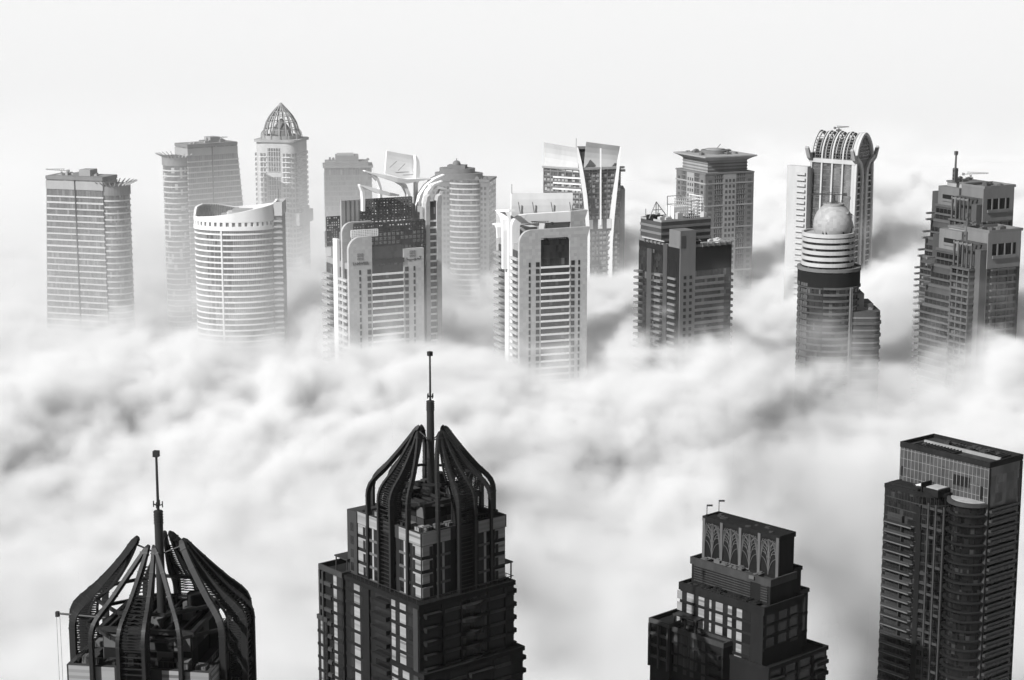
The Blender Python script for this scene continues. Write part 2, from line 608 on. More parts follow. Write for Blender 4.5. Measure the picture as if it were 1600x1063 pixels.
# ------------------------------------------------------------------ tower with an openwork onion dome
def dome_tower():
    T = Tower('domed_tower', 'pale tower capped by a pointed openwork ribbed dome', 433, 1500, -12)
    rt, s = T.root, T.s
    zt = T.z(220)
    hw = 14.4
    MB().prism(rounded_rect(-hw, hw, 0, 2 * hw, 7), 0, zt - 1.2).build('body', M['pale'], rt, smooth=True)
    MB().prism(rounded_rect(-hw - 1, hw + 1, -1, 2 * hw + 1, 6), zt - 1.1, zt + .4).build('cornice', M['light'], rt)
    fr, ri, bk, le = rect_faces(rt, -hw, hw, 0, 2 * hw)
    fh = 3.3
    z = zt - 5
    while z > ZB:
        h = 15.4
        for u in (-.6,):
            fr.piece('bay_window', u, z - h, 8.6, h, .12, 'winmid')
            mb = MB()
            for uu in frange(-4.9 + .6, 4.0, 1.72):
                fr.solid(mb, uu - .16, uu + .16, z - h, z, .05, .4)
            for zz in frange(z - h, z, fh):
                fr.solid(mb, -4.9, 3.7, zz - .16, zz + .16, .05, .36)
            mb.build('bay_grille', M['pale'], rt, stuff=True)
        z -= h + 3.4
    zs = frange(ZB, zt - 8, fh)
    fr.grid([-9.2, -7.0, 6.2, 8.4], zs, 1.35, 2.0, 'windows', 'winmid')
    ri.grid(frange(-11, 12, 2.6), zs, 1.5, 2.0, 'windows', 'winmid')
    le.grid(frange(-10, 11, 2.6), zs, 1.5, 2.0, 'windows', 'winmid')
    for u in (5, 12):
        pass
    mb = MB()
    for z in zs:
        for (u0, u1) in ((5.0, 10.4), (-10.6, -5.8)):
            fr.solid(mb, u0, u1, z - .55, z - .1, 0, .7)
    mb.build('balcony_slabs', M['white'], rt, stuff=True)
    # corner windows on the rounded right shoulder
    mb = MB()
    for z in zs:
        for t in (-72, -50, -28):
            a = R(t)
            cx, cyy = hw - 5.5, 5.5
            c0 = Vector((cx + 5.55 * math.cos(a), cyy + 7.05 * math.sin(a), 0))
            tv = Vector((-math.sin(a), math.cos(a), 0))
            nv = Vector((math.cos(a), math.sin(a), 0))
            mb.prism([(c0 - tv * .8).to_2d(), (c0 + tv * .8).to_2d(), (c0 + tv * .8 + nv * .1).to_2d(), (c0 - tv * .8 + nv * .1).to_2d()], z, z + 2.0)
    mb.build('corner_windows', M['winmid'], rt, stuff=True)
    # lower wing on the right with a grey crown band
    zw = T.z(326)
    MB().box(hw - .2, hw + 1.4, 9, 22, 0, zw).build('side_wing', M['light'], rt)
    MB().box(-hw - .3, hw + 1.6, -.3, 2 * hw + .3, zw - 11, zw - 3).build('mid_band', M['light'], rt)
    w2 = Face(rt, hw + 1.4, 15.5, math.pi / 2)
    w2.grid(frange(-5, 6, 2.6), frange(ZB, zw - 13, fh), 1.5, 2.0, 'windows', 'winmid')
    # dome
    cx, cyy = 0, hw
    H = T.z(165, hw) - zt
    prof = [(0, 1.0), (.2, .93), (.42, .81), (.6, .63), (.75, .42), (.9, .17), (1.0, .015)]
    Rr = 12.2
    MB().annulus(ellipse(Rr + .5, Rr + .5, 32, cx, cyy), ellipse(Rr - .7, Rr - .7, 32, cx, cyy), zt + .4, zt + 2.6).build('dome_ring', M['light'], rt)
    for k in range(16):
        t = 2 * math.pi * (k + .5) / 16
        u = Vector((math.cos(t), math.sin(t), 0))
        MB().sweep([Vector((cx, cyy, zt + 2 + H * a * .98)) + u * Rr * b for a, b in prof], .62, .8,
                   side=u.cross(Vector((0, 0, 1)))).build('dome_rib', M['light'], rt)
    for a, b in prof[1:5]:
        MB().annulus(ellipse(Rr * b, Rr * b, 32, cx, cyy), ellipse(Rr * b - .4, Rr * b - .4, 32, cx, cyy), zt + 2 + H * a * .98, zt + 2.45 + H * a * .98).build('dome_hoop', M['light'], rt)
    MB().loft([[(cx + 7 * b * math.cos(t), cyy + 7 * b * math.sin(t), zt + 1 + 12.5 * a) for t in [2 * math.pi * k / 20 for k in range(20)]] for a, b in prof]).build('inner_dome', M['mid'], rt, smooth=True)
    for k in range(14):          # low balustrade spikes round the dome's foot
        t = 2 * math.pi * k / 14
        u = Vector((math.cos(t), math.sin(t), 0))
        p = Vector((cx, cyy, zt + .4)) + u * (Rr + 1.5)
        MB().sweep([p, p + Vector((0, 0, 3.6)) - u * .5, p + Vector((0, 0, 6.2)) - u * 2.6], .35, .5).build('dome_spike', M['light'], rt)


dome_tower()


# ------------------------------------------------------------------ curved white parapet tower
def curved_tower():
    T = Tower('curved_tower', 'white tower with curved striped front and sloping white parapet', 364, 1212, 0)
    rt, s = T.root, T.s
    a, b = 21.8, 14.5
    cyy = b
    zc = T.z(361)
    out = lambda o, n=56: ellipse(a + o, b + o, n, 0, cyy)
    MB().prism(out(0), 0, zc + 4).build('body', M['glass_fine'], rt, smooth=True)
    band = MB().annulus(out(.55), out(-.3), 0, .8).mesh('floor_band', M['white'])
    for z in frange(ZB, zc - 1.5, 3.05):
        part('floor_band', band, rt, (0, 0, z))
    mb = MB()
    for k in range(64):
        t = math.pi + math.pi * k / 63
        p = Vector((a * math.cos(t), cyy + b * math.sin(t), 0))
        n = Vector((math.cos(t) / a, math.sin(t) / b, 0)).normalized()
        tv = Vector((-n.y, n.x, 0))
        mb.prism([(p + tv * e * .1 + n * o).to_2d() for e, o in ((-1, -.1), (1, -.1), (1, .2), (-1, .2))], ZB, zc)
    mb.build('mullions', M['light'], rt, stuff=True)
    # darker recessed windows in the middle of the front
    mb = MB()
    rng = random.Random(5)
    for z in frange(ZB, zc - 3, 3.05):
        for px_ in (325, 331, 338, 343, 352, 358, 362):
            if rng.random() < .72:
                x = (px_ - 364) * s
                y = cyy - b * math.sqrt(max(0, 1 - (x / a) ** 2))
                mb.box(x - .75, x + .75, y - .42, y + .5, z + 1.1, z + 3.0)
    mb.build('recessed_windows', M['win'], rt, stuff=True)
    x = (346.5 - 364) * s
    y = cyy - b * math.sqrt(1 - (x / a) ** 2)
    MB().box(x - .4, x + .4, y - .95, y + .3, ZB, zc).build('pier', M['white'], rt)
    xs = a - 1.2
    # parapet: plain band, row of square openings, sloping crest
    MB().annulus(out(.9), out(-.4), zc, zc + 2.2).build('parapet_base', M['white'], rt, smooth=True)
    N = 84
    bl = MB()
    for k in range(N):
        if k % 2 == 0:
            t0, t1 = 2 * math.pi * k / N, 2 * math.pi * (k + 1) / N
            q = [((a + .7) * math.cos(t), cyy + (b + .7) * math.sin(t)) for t in (t0, t1)] + [((a - .4) * math.cos(t), cyy + (b - .4) * math.sin(t)) for t in (t1, t0)]
            bl.prism(q, zc + 2.2, zc + 4.4)
    bl.build('parapet_posts', M['white'], rt, stuff=True)
    keys = [(0, 11.0), (25, 8.2), (60, 6.5), (95, 5.0), (125, 7.0), (150, 7.4), (170, 6.2), (181, 2.4), (205, 2.2), (240, 3.2), (275, 5.0), (305, 7.2), (335, 8.8), (360, 11.0)]

    def crest(x, y):
        t = math.degrees(math.atan2((y - cyy) / b, x / a)) % 360
        for (t0, h0), (t1, h1) in zip(keys, keys[1:]):
            if t0 <= t <= t1:
                return zc + 4.4 + h0 + (h1 - h0) * (t - t0) / (t1 - t0)
        return zc + 8
    MB().annulus(out(.8, 72), out(-.3, 72), zc + 4.4, crest).build('parapet', M['white'], rt, smooth=True)
    mb = MB()                     # ribs on the inner face of the crest
    for k in range(30):
        t = R(92 + 86 * k / 29)
        x, y = (a - .7) * math.cos(t), cyy + (b - .7) * math.sin(t)
        mb.box(x - .18, x + .18, y - .35, y + .35, zc + 4, crest(x, y) - .3)
    mb.build('parapet_ribs', M['mid'], rt, stuff=True)
    MB().prism(out(-.9), zc + 4.05, zc + 4.3).build('roof_deck', M['roof_pale'], rt)
    p = T.L(372, 330, ly=10)
    MB().prism(rounded_rect(p.x - 6, p.x + 6, 7, 17, 2), zc + 4.3, zc + 9).build('plant_room', M['pale'], rt)
    MB().box(p.x - 9, p.x - 6.3, 9, 14, zc + 4.3, zc + 8).build('plant_room', M['light'], rt)
    MB().box(p.x - 3, p.x + 7, 8, 16, zc + 9, zc + 10.2).build('roof_cap', M['light'], rt)
    roof_units(rt, 5, -14, 14, 4, 18, zc + 4.3, 'light', 11)
    # darker service wing on the right
    MB().box(xs - 1.5, xs + 4.5, 9, 27, 0, zc + 7).build('side_wing', M['mid'], rt)
    MB().box(xs + .5, xs + 5.0, 8.2, 27.4, zc + 7, zc + 14).build('wing_crown', M['pale'], rt)
    slab = MB().box(-2.2, 3.4, -1.2, 0, 0, .9).mesh('balcony', M['light'])
    for z in frange(ZB, zc + 5, 3.05):
        part('balcony', slab, rt, (xs + 1.6, 9, z))
    MB().tube([(xs + 3, 12, zc + 14), (xs + 3, 12, zc + 21)], .2).build('aerial', M['mid'], rt)


curved_tower()


# ------------------------------------------------------------------ plain slabs behind
def plain_slab():
    T = Tower('slab_building', 'plain grey slab block with rooftop plant behind the tower with arched white frames', 546, 1500, 6)
    rt = T.root
    zt = T.z(262)
    hw = 15.4
    MB().box(-hw, hw, 0, 22, 0, zt).build('body', M['glass_fine'], rt)
    bm_ = MB().box(-hw - .2, hw + .2, -.2, 22.2, 0, .75).mesh('floor_band', M['mid'])
    for z in frange(ZB, zt - 4, 3.3):
        part('floor_band', bm_, rt, (0, 0, z))
    mullions(Face(rt, 0, 0, 0), frange(-hw + .8, hw, 1.6), ZB, zt, .3, .26, 'mid')
    MB().box(-hw - .9, hw + .9, -.9, 22.9, zt - .2, zt + 1.1).build('cornice', M['mid'], rt)
    MB().box(-hw + .5, hw - 2, .5, 20, zt + 1.1, zt + 3.4).build('attic', M['mid'], rt)
    MB().box(-8, 7, 4, 17, zt + 3.4, zt + 7.4).build('plant_room', M['mid'], rt)
    MB().box(-7, 4, 5, 15, zt + 7.4, zt + 8.3).build('roof_cap', M['light'], rt)
    roof_units(rt, 8, -hw, hw, 1, 20, zt + 3.4, 'mid', 21, 2.2)


plain_slab()


def stepped_top_slab():
    T = Tower('slab_building', 'grey tower with rounded stepped top and small dome between two white framed towers', 717, 1450, -10)
    rt = T.root
    zt = T.z(284)
    hw = 19.6
    MB().box(-hw, hw, 0, 24, 0, zt).build('body', M['glass_fine'], rt)
    # curved bay in the middle with white floor lines
    arc = ellipse(9.4, 4.2, 20, 4, .3, math.pi, 2 * math.pi, close=False)
    MB().prism(arc, 0, zt + 1.2).build('bay', M['glass_fine'], rt, smooth=True)
    band = MB().prism(ellipse(9.8, 4.6, 20, 4, .3, math.pi, 2 * math.pi, close=False), 0, .9).mesh('floor_band', M['pale'])
    for z in frange(ZB, zt - 1, 3.4):
        part('floor_band', band, rt, (0, 0, z))
    f = Face(rt, 0, 0, 0)
    for u0, u1 in ((-hw, -6), (13.6, hw)):
        f.grid(frange(u0 + 1.2, u1 - .5, 2.3), frange(ZB, zt - 3, 3.4), 1.3, 1.7, 'windows', 'winmid')
        f.piece('corner_pier', (u0 + u1) / 2, ZB - 20, u1 - u0, zt - ZB + 20, .05, 'mid')
    side = Face(rt, hw, 12, math.pi / 2)
    side.grid(frange(-10, 11, 2.6), frange(ZB, zt - 3, 3.4), 1.4, 1.7, 'windows', 'winmid')
    MB().box(-hw - .4, hw + .4, -.4, 24.4, zt, zt + 1.3).build('cornice', M['mid'], rt)
    MB().prism(ellipse(15.5, 10, 28, -2, 11), zt + 1.3, zt + 4.6).build('attic', M['mid'], rt, smooth=True)
    MB().prism(ellipse(11.5, 7.5, 28, -3, 11), zt + 4.6, zt + 7.6).build('attic', M['mid'], rt, smooth=True)
    MB().box(-8.5, 3, 6, 14, zt + 7.6, zt + 9.6).build('plant_room', M['mid'], rt)
    MB().loft([[(-3 + r * math.cos(t), 9 + r * math.sin(t), z) for t in [k * math.pi / 6 for k in range(12)]] for r, z in ((2.6, zt + 9.6), (2.6, zt + 10.6), (1.9, zt + 11.9), (.6, zt + 12.5))]).build('cupola', M['mid'], rt, smooth=True)
    MB().tube([(-3, 9, zt + 12.4), (-3, 9, zt + 13.8)], .25).build('finial', M['mid'], rt)
    roof_units(rt, 12, -hw + 1, hw - 1, 2, 22, zt + 1.3, 'mid', 8, 3)


stepped_top_slab()


# ------------------------------------------------------------------ the two towers with white portal frames
def blade(root, pts, w, t, mat='white', side=(0, 1, 0), name='roof_blade'):
    return MB().sweep(pts, w, t, side=side).build(name, M[mat], root)


def arc_pts(cx, cz, r, a0, a1, n=7):
    return [(cx + r * math.cos(R(a0 + (a1 - a0) * k / n)), cz + r * math.sin(R(a0 + (a1 - a0) * k / n))) for k in range(n + 1)]


def lattice(T, px0, px1, py0, py1, ly, nx, nz, w, mat, name='lattice_screen', skip=0.0, seed=1, panels=0.0, pmat='white'):
    """Upright open grid of bars between two pixels' corners on the plane y = ly, some cells filled."""
    p, q = T.L(px0, py1, ly=ly), T.L(px1, py0, ly=ly)
    rng = random.Random(seed)
    mb = MB()
    dx, dz = (q.x - p.x) / nx, (q.z - p.z) / nz
    for i in range(nx + 1):
        mb.box(p.x + i * dx - w / 2, p.x + i * dx + w / 2, ly - w / 2, ly + w / 2, p.z, q.z)
    for j in range(nz + 1):
        mb.box(p.x, q.x, ly - w * .45, ly + w * .45, p.z + j * dz - w / 2, p.z + j * dz + w / 2)
    o = mb.build(name, M[mat], T.root, stuff=True)
    if panels:
        mb = MB()
        for i in range(nx):
            for j in range(nz):
                if rng.random() < panels:
                    mb.box(p.x + i * dx + w * .6, p.x + (i + 1) * dx - w * .6, ly - .08, ly + .08, p.z + j * dz + w * .6, p.z + (j + 1) * dz - w * .6)
        mb.build('screen_infill', M[pmat], T.root, stuff=True)
    return o


def portal_body(T, hw, D, zl, zr, zg, gw0, gw1, wing_out, fh=3.42, full=False, ztop=None):
    """Front portal of white piers round a dark striped glass bay, balconied left side."""
    rt = T.root
    zc = max(zl, zr) - 3
    MB().box(-hw + 1.2, hw - 1.2, 1.6, D, 0, min(zl, zr) - 6).build('core', M['light'], rt)
    r = 6.5
    if full:
        out = [(-hw, 0)] + [(-hw + r + x, ztop - r + z) for x, z in arc_pts(0, 0, r, 180, 95)]
        out += [(hw + 1.2, ztop + .3), (hw + 1.0, ztop - 1.2), (hw, ztop - 5), (hw, 0)]
        inn = [(gw1, 0), (gw1, zg - 2.2)] + [(gw1 - 2.2 + x, zg - 2.2 + z) for x, z in arc_pts(0, 0, 2.2, 10, 90, 4)]
        inn += [(gw0 + .2, zg), (gw0, zg - .6), (gw0, 0)]
        mb = MB()
        # left pier, right pier, head: three convex-ish solids joined as one wall
        pts = out + inn
        bm = bmesh.new()
        v0 = [bm.verts.new((x, 0, z)) for x, z in pts]
        f0 = bm.faces.new(v0)
        ext = bmesh.ops.extrude_face_region(bm, geom=[f0])
        for v in [e for e in ext['geom'] if isinstance(e, bmesh.types.BMVert)]:
            v.co.y = 2.2
        bm.faces.ensure_lookup_table()
        bmesh.ops.recalc_face_normals(bm, faces=bm.faces)
        bmesh.ops.triangulate(bm, faces=[f for f in bm.faces if len(f.verts) > 4])
        me = bpy.data.meshes.new('front_portal')
        bm.to_mesh(me)
        bm.free()
        me.materials.append(M['tile'])
        part('front_portal', me, rt)
    else:
        ol = [(-hw, 0)] + [(-hw + r + x, zl - r + z) for x, z in arc_pts(0, 0, r, 180, 90)] + [(gw0, zl + .3), (gw0, 0)]
        MB().outline(ol, 0, 2.2).build('portal_pier', M['tile'], rt)
        MB().outline([(gw1, 0), (gw1, zr), (hw, zr), (hw, 0)], 0, 2.2).build('portal_pier', M['tile'], rt)
    # glass bay
    g0, g1 = gw0 + .1, gw1 - .1
    MB().box(g0, g1, .7, 5, 0, zg - 1).build('glass_bay', M['glass_dark'], rt)
    fc = Face(rt, 0, 0, 0)
    zs = frange(ZB - 4, zg - 13.5, fh)
    for z in zs:
        fc.piece('floor_band', (g0 + g1) / 2, z, g1 - g0, .95, .45, 'white', out=-.05)
    wl, wr = (gw0 + -hw) / 2, (gw1 + hw) / 2
    zw = [z + 1.0 for z in zs]
    fc.grid([gw0 - 1.7], zw, 1.9, 2.3, 'windows', 'win')
    fc.grid([gw1 + 1.7], zw, 1.9, 2.3, 'windows', 'win')
    fc.grid([wl - .3], zw, .95, 2.3, 'windows', 'win')
    fc.grid([wr + .3], zw, .95, 2.3, 'windows', 'win')
    # left side: balcony bay, pier, balcony bay
    le = Face(rt, -hw + 1.2, D / 2, -math.pi / 2)
    h = D / 2
    zlow = min(zl, zr) - 9
    le.piece('side_glass', h - 8.2, 0, 12, zlow, .3, 'glass_dark')
    le.piece('side_glass', -h + 6.5, 0, 12, zlow, .3, 'glass_dark')
    le.piece('side_pier', -.6, 0, 5.5, zlow + 14, 1.6, 'white')
    for z in frange(ZB, zlow - 4, fh):
        le.piece('balcony', h - 8.2, z, 11.4, 1.15, wing_out * .55, 'pale', out=.25)
        le.piece('balcony', -h + 6.3, z, 10.5, 1.15, wing_out, 'light', out=.25)
    ri = Face(rt, hw - 1.2, D / 2, math.pi / 2)
    ri.piece('side_glass', 0, 0, D - 6, zlow, .3, 'glass_dark')
    for z in frange(ZB, zlow - 2, fh):
        ri.piece('balcony', -3, z, D - 12, 1.1, 1.9, 'pale', out=.25)
    return fc


def lettering(T, text, x, z, size, mat, y=-0.12):
    cu = bpy.data.curves.new('lettering', 'FONT')
    cu.body = text
    cu.size = size
    cu.align_x = 'CENTER'
    cu.extrude = 0.06
    cu.offset = 0.035
    tmp = bpy.data.objects.new('tmp', cu)
    COL.objects.link(tmp)
    bpy.context.view_layer.update()
    me = bpy.data.meshes.new_from_object(tmp.evaluated_get(bpy.context.evaluated_depsgraph_get()))
    bpy.data.objects.remove(tmp)
    me.name = 'lettering'
    me.materials.clear()
    me.materials.append(M[mat])
    o = part('lettering', me, T.root, (x, y, z))
    o.rotation_euler = (math.pi / 2, 0, 0)
    o['kind'] = 'stuff'
    return o


def emblem(T, x, z, s):
    """Square emblem of upright strokes over two bars, as on the sign."""
    mb = MB()
    u = s / 9.0
    g = ["111110111", "100010101", "101010111", "101010100", "111110111", "000000000", "110111011", "101101101", "110110111"]
    for r, row in enumerate(g):
        for c, ch in enumerate(row):
            if ch == '1':
                mb.box(x + (c - 4.5) * u, x + (c - 3.5) * u + .003, -.14, .02, z + (4 - r) * u, z + (5 - r) * u + .003)
    return mb.build('emblem', M['mid'], T.root, stuff=True)


def sign_tower():
    T = Tower('framed_tower', 'ornate tower with TAMWEEL sign, white portal and tangled roof frames', 604, 1140, 27, 'twin towers with white portal frames')
    rt, s = T.root, T.s
    hw, D = 20.4, 33.0
    zl, zr = T.L(560, 371, ly=0).z, T.L(650, 388, ly=0).z
    zg = T.L(605, 382, ly=0).z
    gw0, gw1 = T.L(582, 450, ly=0).x, T.L(631, 450, ly=0).x
    fc = portal_body(T, hw, D, zl, zr, zg, gw0, gw1, 3.0)
    MB().box(gw0, gw1 + .2, -.5, 1.2, zg - 9.5, zg - 7.2).build('bay_lintel', M['black'], rt)
    # signs on the piers
    p = T.L(563.5, 412, ly=0)
    lettering(T, 'TAMWEEL', p.x, p.z - .6, 1.95, 'dark')
    p = T.L(563, 402, ly=0)
    emblem(T, p.x, p.z, 3.3)
    p = T.L(644.5, 397, ly=0)
    emblem(T, p.x, p.z, 3.2)
    p = T.L(646, 404.5, ly=0)
    mb = MB()                     # the same word in Arabic script, joined strokes and dots
    L_ = [(-3.6, .9), (-3.6, -.1), (-3.2, -.3), (-2.4, -.3), (-1.6, -.3), (-.8, -.3), (0, -.3), (.6, -.1), (.9, .3), (1.2, -.1), (1.0, -.6), (.5, -.95)]
    mb.sweep([(p.x + a, -.1, p.z + b) for a, b in L_], .12, .42, side=(0, 1, 0))
    mb.sweep([(p.x + a, -.1, p.z + b) for a, b in [(1.0, -.3), (1.8, -.3), (2.2, .15), (2.6, .15), (2.9, -.3), (3.5, -.3), (3.9, .5)]], .12, .42, side=(0, 1, 0))
    for a, b in ((-2.0, -.95), (-1.4, -.95), (3.4, 1.0), (4.0, 1.0)):
        mb.box(p.x + a - .22, p.x + a + .22, -.16, .02, p.z + b - .2, p.z + b + .2)
    mb.build('arabic_lettering', M['dark'], rt, stuff=True)
    # right wing with its own curved white frame
    q0, q1 = T.L(666, 420, ly=4).x, T.L(690, 420, ly=4).x
    zw = T.L(678, 306, ly=4).z
    MB().box(q0, q1 - 1.2, 5, 26, 0, zw - 6).build('right_wing', M['light'], rt)
    MB().box(q0 + 2.2, q1 - 3, 4.6, 6, 0, zw - 3).build('glass_bay', M['glass'], rt)
    wf = Face(rt, (q0 + q1) / 2, 4.6, 0)
    for z in frange(ZB, zw - 12, 3.42):
        wf.piece('floor_band', 0, z, q1 - q0 - 3.4, .95, .5, 'white')
    for a_, b_ in ((q0, q0 + 2.2), (q1 - 2.6, q1)):
        MB().outline([(a_, 0), (a_, zw - 4), (a_ + .8, zw - .5), (b_, zw + .6), (b_, 0)], 3.6, 8).build('portal_pier', M['tile'], rt)
    # second frame stepping up behind the left pier, and the flat fin above it
    z2 = T.L(555, 347, ly=8).z
    x2 = T.L(535, 400, ly=8).x
    r = 5.5
    MB().outline([(x2, 0)] + [(x2 + r + a, z2 - r + b) for a, b in arc_pts(0, 0, r, 180, 90)] + [(x2 + 16, z2), (x2 + 16, 0)], 8, 10).build('rear_frame', M['tile'], rt)
    p0, p1 = T.L(533, 345, ly=12), T.L(562, 312, ly=12)
    MB().box(p0.x, p1.x, 11.5, 13, p0.z - 12, p1.z).build('roof_fin', M['light'], rt)
    for u in frange(p0.x + 2, p1.x, 2.4):
        MB().box(u - .1, u + .1, 11.3, 11.6, p0.z - 10, p1.z).build('fin_rib', M['mid'], rt)
    # scaffolding-like screens
    lattice(T, 562, 643, 308, 346, 14, 18, 8, .8, 'mid', seed=2, panels=.30)
    lattice(T, 560, 640, 311, 352, 17, 13, 6, .7, 'dark', seed=3, panels=.25, pmat='mid')
    lattice(T, 553, 662, 343, 388, 4.5, 26, 10, .55, 'dark', seed=4, panels=.42, pmat='dark')
    lattice(T, 550, 660, 358, 384, 3.2, 30, 6, .45, 'pale', seed=5, panels=.15)
    lattice(T, 572, 664, 345, 392, 2.6, 14, 6, .5, 'black', seed=6, panels=.22, pmat='black')
    lattice(T, 549, 590, 358, 371, 2.4, 12, 4, .5, 'white', seed=7, panels=.1)
    MB().box(-hw + 3, hw - 3, 9, D - 2, zr - 8, zr + 8).build('plant_room', M['mid'], rt)
    # left corner screens over the balconies
    lattice(T, 511, 534, 338, 384, 20, 7, 12, .5, 'dark', seed=8, panels=.35, pmat='dark')
    lattice(T, 508, 533, 360, 386, 24, 8, 8, .5, 'pale', seed=9, panels=.2)
    # crescent blades and their arched legs
    def path(pts, ly):
        return [T.L(a, b, ly=ly) for a, b in pts]
    blade(rt, path([(569, 267), (584, 272), (600, 276), (618, 281), (633, 283), (652, 281), (672, 279)], 18), [3, 4, 5, 5.5, 5, 4, 3], [.5, 1.2, 1.8, 2.4, 2.2, 1.4, .5])
    blade(rt, path([(620, 282), (631, 290), (637, 303), (639, 322), (639, 345)], 18), 3.5, [2.4, 1.9, 1.6, 1.5, 1.5], name='roof_leg')
    blade(rt, path([(580, 271), (589, 281), (593, 293), (594, 310)], 18), 3, [1.8, 1.4, 1.2, 1.2], name='roof_leg')
    blade(rt, path([(561, 289), (575, 294), (590, 299), (606, 303), (622, 305)], 10), [3, 4, 5, 5, 3], [.5, 1.6, 2.2, 1.8, .8])
    blade(rt, path([(561, 289), (566, 299), (567, 311), (567, 330)], 10), 3, [.6, 1.3, 1.3, 1.2], name='roof_leg')
    blade(rt, path([(652, 322), (657, 305), (666, 291), (678, 281), (693, 273)], 16), [3, 4, 4, 4, 3], [1.8, 2.0, 2.0, 1.4, .4])
    blade(rt, path([(664, 345), (664, 316), (668, 300), (676, 289), (690, 283)], 9), [3, 4, 4, 4, 3], [1.7, 2.0, 1.8, 1.2, .4], name='roof_leg')
    blade(rt, path([(686, 330), (686, 305), (688, 298), (695, 295)], 9), 3, [1.6, 1.7, 1.5, .5], name='roof_leg')
    blade(rt, path([(671, 290), (680, 292), (688, 294), (696, 295)], 9), 3.5, [.8, 1.4, 1.3, .4])
    # sail panel with thick right edge and its post
    rows = []
    for k in range(7):
        f = k / 6
        ly = 20 + 3.5 * math.sin(f * 1.6)
        a, b = T.L(603 - 1.5 * (1 - f) + 1.5 * f, 271 - 35 * f, ly=ly), T.L(648 + 1 * f, 284 - 40 * f, ly=ly)
        rows.append([a, b, b + Vector((0, 1.0, 0)), a + Vector((0, 1.0, 0))])
    MB().loft(rows).build('sail', M['white'], rt)
    blade(rt, path([(650, 285), (651.5, 268), (651, 252), (648, 243)], 20), 3, [1.8, 2.4, 1.8, .6], name='sail_edge')
    blade(rt, path([(649.5, 345), (649.5, 285)], 20), 2, 1.7, name='sail_post')
    for a, b in (((609, 262), (620, 252)), ((622, 267), (633, 256))):
        p, q = T.L(*a, ly=20), T.L(*b, ly=20)
        MB().tube([p, q], .12).build('sail_stay', M['mid'], rt)


sign_tower()


def plain_portal_tower():
    T = Tower('framed_tower', 'tower with intact rounded white portal, flat sail panel and dark striped glass bay', 865, 1140, 20, 'twin towers with white portal frames')
    rt = T.root
    hw, D = 18.2, 34.0
    zt = T.L(865, 358, ly=0).z
    zg = T.L(868, 371, ly=0).z
    gw0, gw1 = T.L(845, 450, ly=0).x, T.L(890, 450, ly=0).x
    portal_body(T, hw, D, zt - 2, zt - 2, zg, gw0, gw1, 3.0, full=True, ztop=zt)
    lattice(T, 850, 888, 371, 378, 1.2, 12, 2, .3, 'dark', seed=12, panels=.3, pmat='mid')
    # second frame behind, open in the middle
    ly = 12
    z2 = T.L(860, 334, ly=ly).z
    x0, x1 = T.L(800, 420, ly=ly).x, T.L(914, 420, ly=ly).x
    r = 6
    zi = T.L(860, 348, ly=ly).z
    MB().outline([(x0, 0)] + [(x0 + r + a, z2 - r + b) for a, b in arc_pts(0, 0, r, 180, 90)] + [(x0 + 8, z2 + .2), (x0 + 4.2, zi - 1), (x0 + 4, 0)], ly, ly + 3).build('rear_frame', M['white'], rt)
    MB().outline([(x0 + 7.9, z2 + .2), (x0 + 4.4, zi - .8), (x0 + 5, zi), (x1 - 8, zi), (x1 - 8, z2 + .6)], ly + .05, ly + 2.95).build('frame_head', M['white'], rt)
    MB().outline([(x1 - 8.0, 0), (x1 - 8.0, z2 + .6), (x1 + 1.4, z2 + 1.0), (x1, z2 - 3), (x1 - 1, z2 - 7), (x1 - 1, 0)], ly + .02, ly + 2.9).build('frame_leg', M['tile'], rt)
    zr_ = zt - 8
    MB().box(-hw + 3, hw - 3, 3, D - 2, zr_ - 2, zr_ + .4).build('roof_deck', M['roof_pale'], rt)
    MB().box(-hw + 4, -2, 18, D - 3, zr_ + .4, zr_ + 7).build('plant_room', M['pale'], rt)
    MB().box(2, hw - 4, 14, D - 3, zr_ + .4, zr_ + 9).build('plant_room', M['pale'], rt)
    roof_units(rt, 7, -hw + 4, hw - 4, 3, 14, zr_ + .4, 'light', 31)
    # flat sail panel, leaning back
    rows = []
    for k in range(5):
        f = k / 4
        l = 24 + 2.0 * f * f
        a, b = T.L(799, 342 - 40 * f, ly=l), T.L(895, 338 - 36 * f, ly=l)
        rows.append([a, b, b + Vector((0, 1.2, 0)), a + Vector((0, 1.2, 0))])
    MB().loft(rows).build('sail', M['white'], rt)
    for px_ in (813, 835, 864, 893):
        p, q = T.L(px_, 334, ly=23.6), T.L(px_ - 3, 316, ly=23.6)
        MB().tube([p, q], .22).build('sail_stay', M['mid'], rt)
    MB().box(-2, 12, 26, 32, zr_, zr_ + 12).build('sail_buttress', M['pale'], rt)
    # left flaring fins
    def lp(pts, lx):
        return [T.L(a, b, lx=lx) for a, b in pts]
    blade(rt, lp([(790, 420), (790, 360), (789, 345), (785, 335), (778, 329)], -hw - 1.0), [3.5, 3.5, 3.5, 3, 2.5], [2.6, 2.6, 2.6, 1.8, .5], side=(1, 0, 0), name='side_fin')
    blade(rt, lp([(800, 329), (790, 329.5), (778, 329)], -hw - 1.0), 3, [1, 1.2, .6], side=(1, 0, 0))
    blade(rt, lp([(781, 372), (780, 356), (777, 350), (773, 350)], -hw - 1.5), 3, [1.6, 1.6, 1.2, .4], side=(1, 0, 0), name='side_fin')
    c = T.L(853, 358, ly=8)
    crane('dark roof crane between the two white frames of the plain portal tower', T.world((c.x, 8, zr_ + .4)), R(195), 11, 9.0, 'dark', .12)
    MB().tube([(x0 + 5, ly + 14, z2), (x0 + 5, ly + 14, z2 + 14)], .15).build('aerial', M['mid'], rt)


plain_portal_tower()


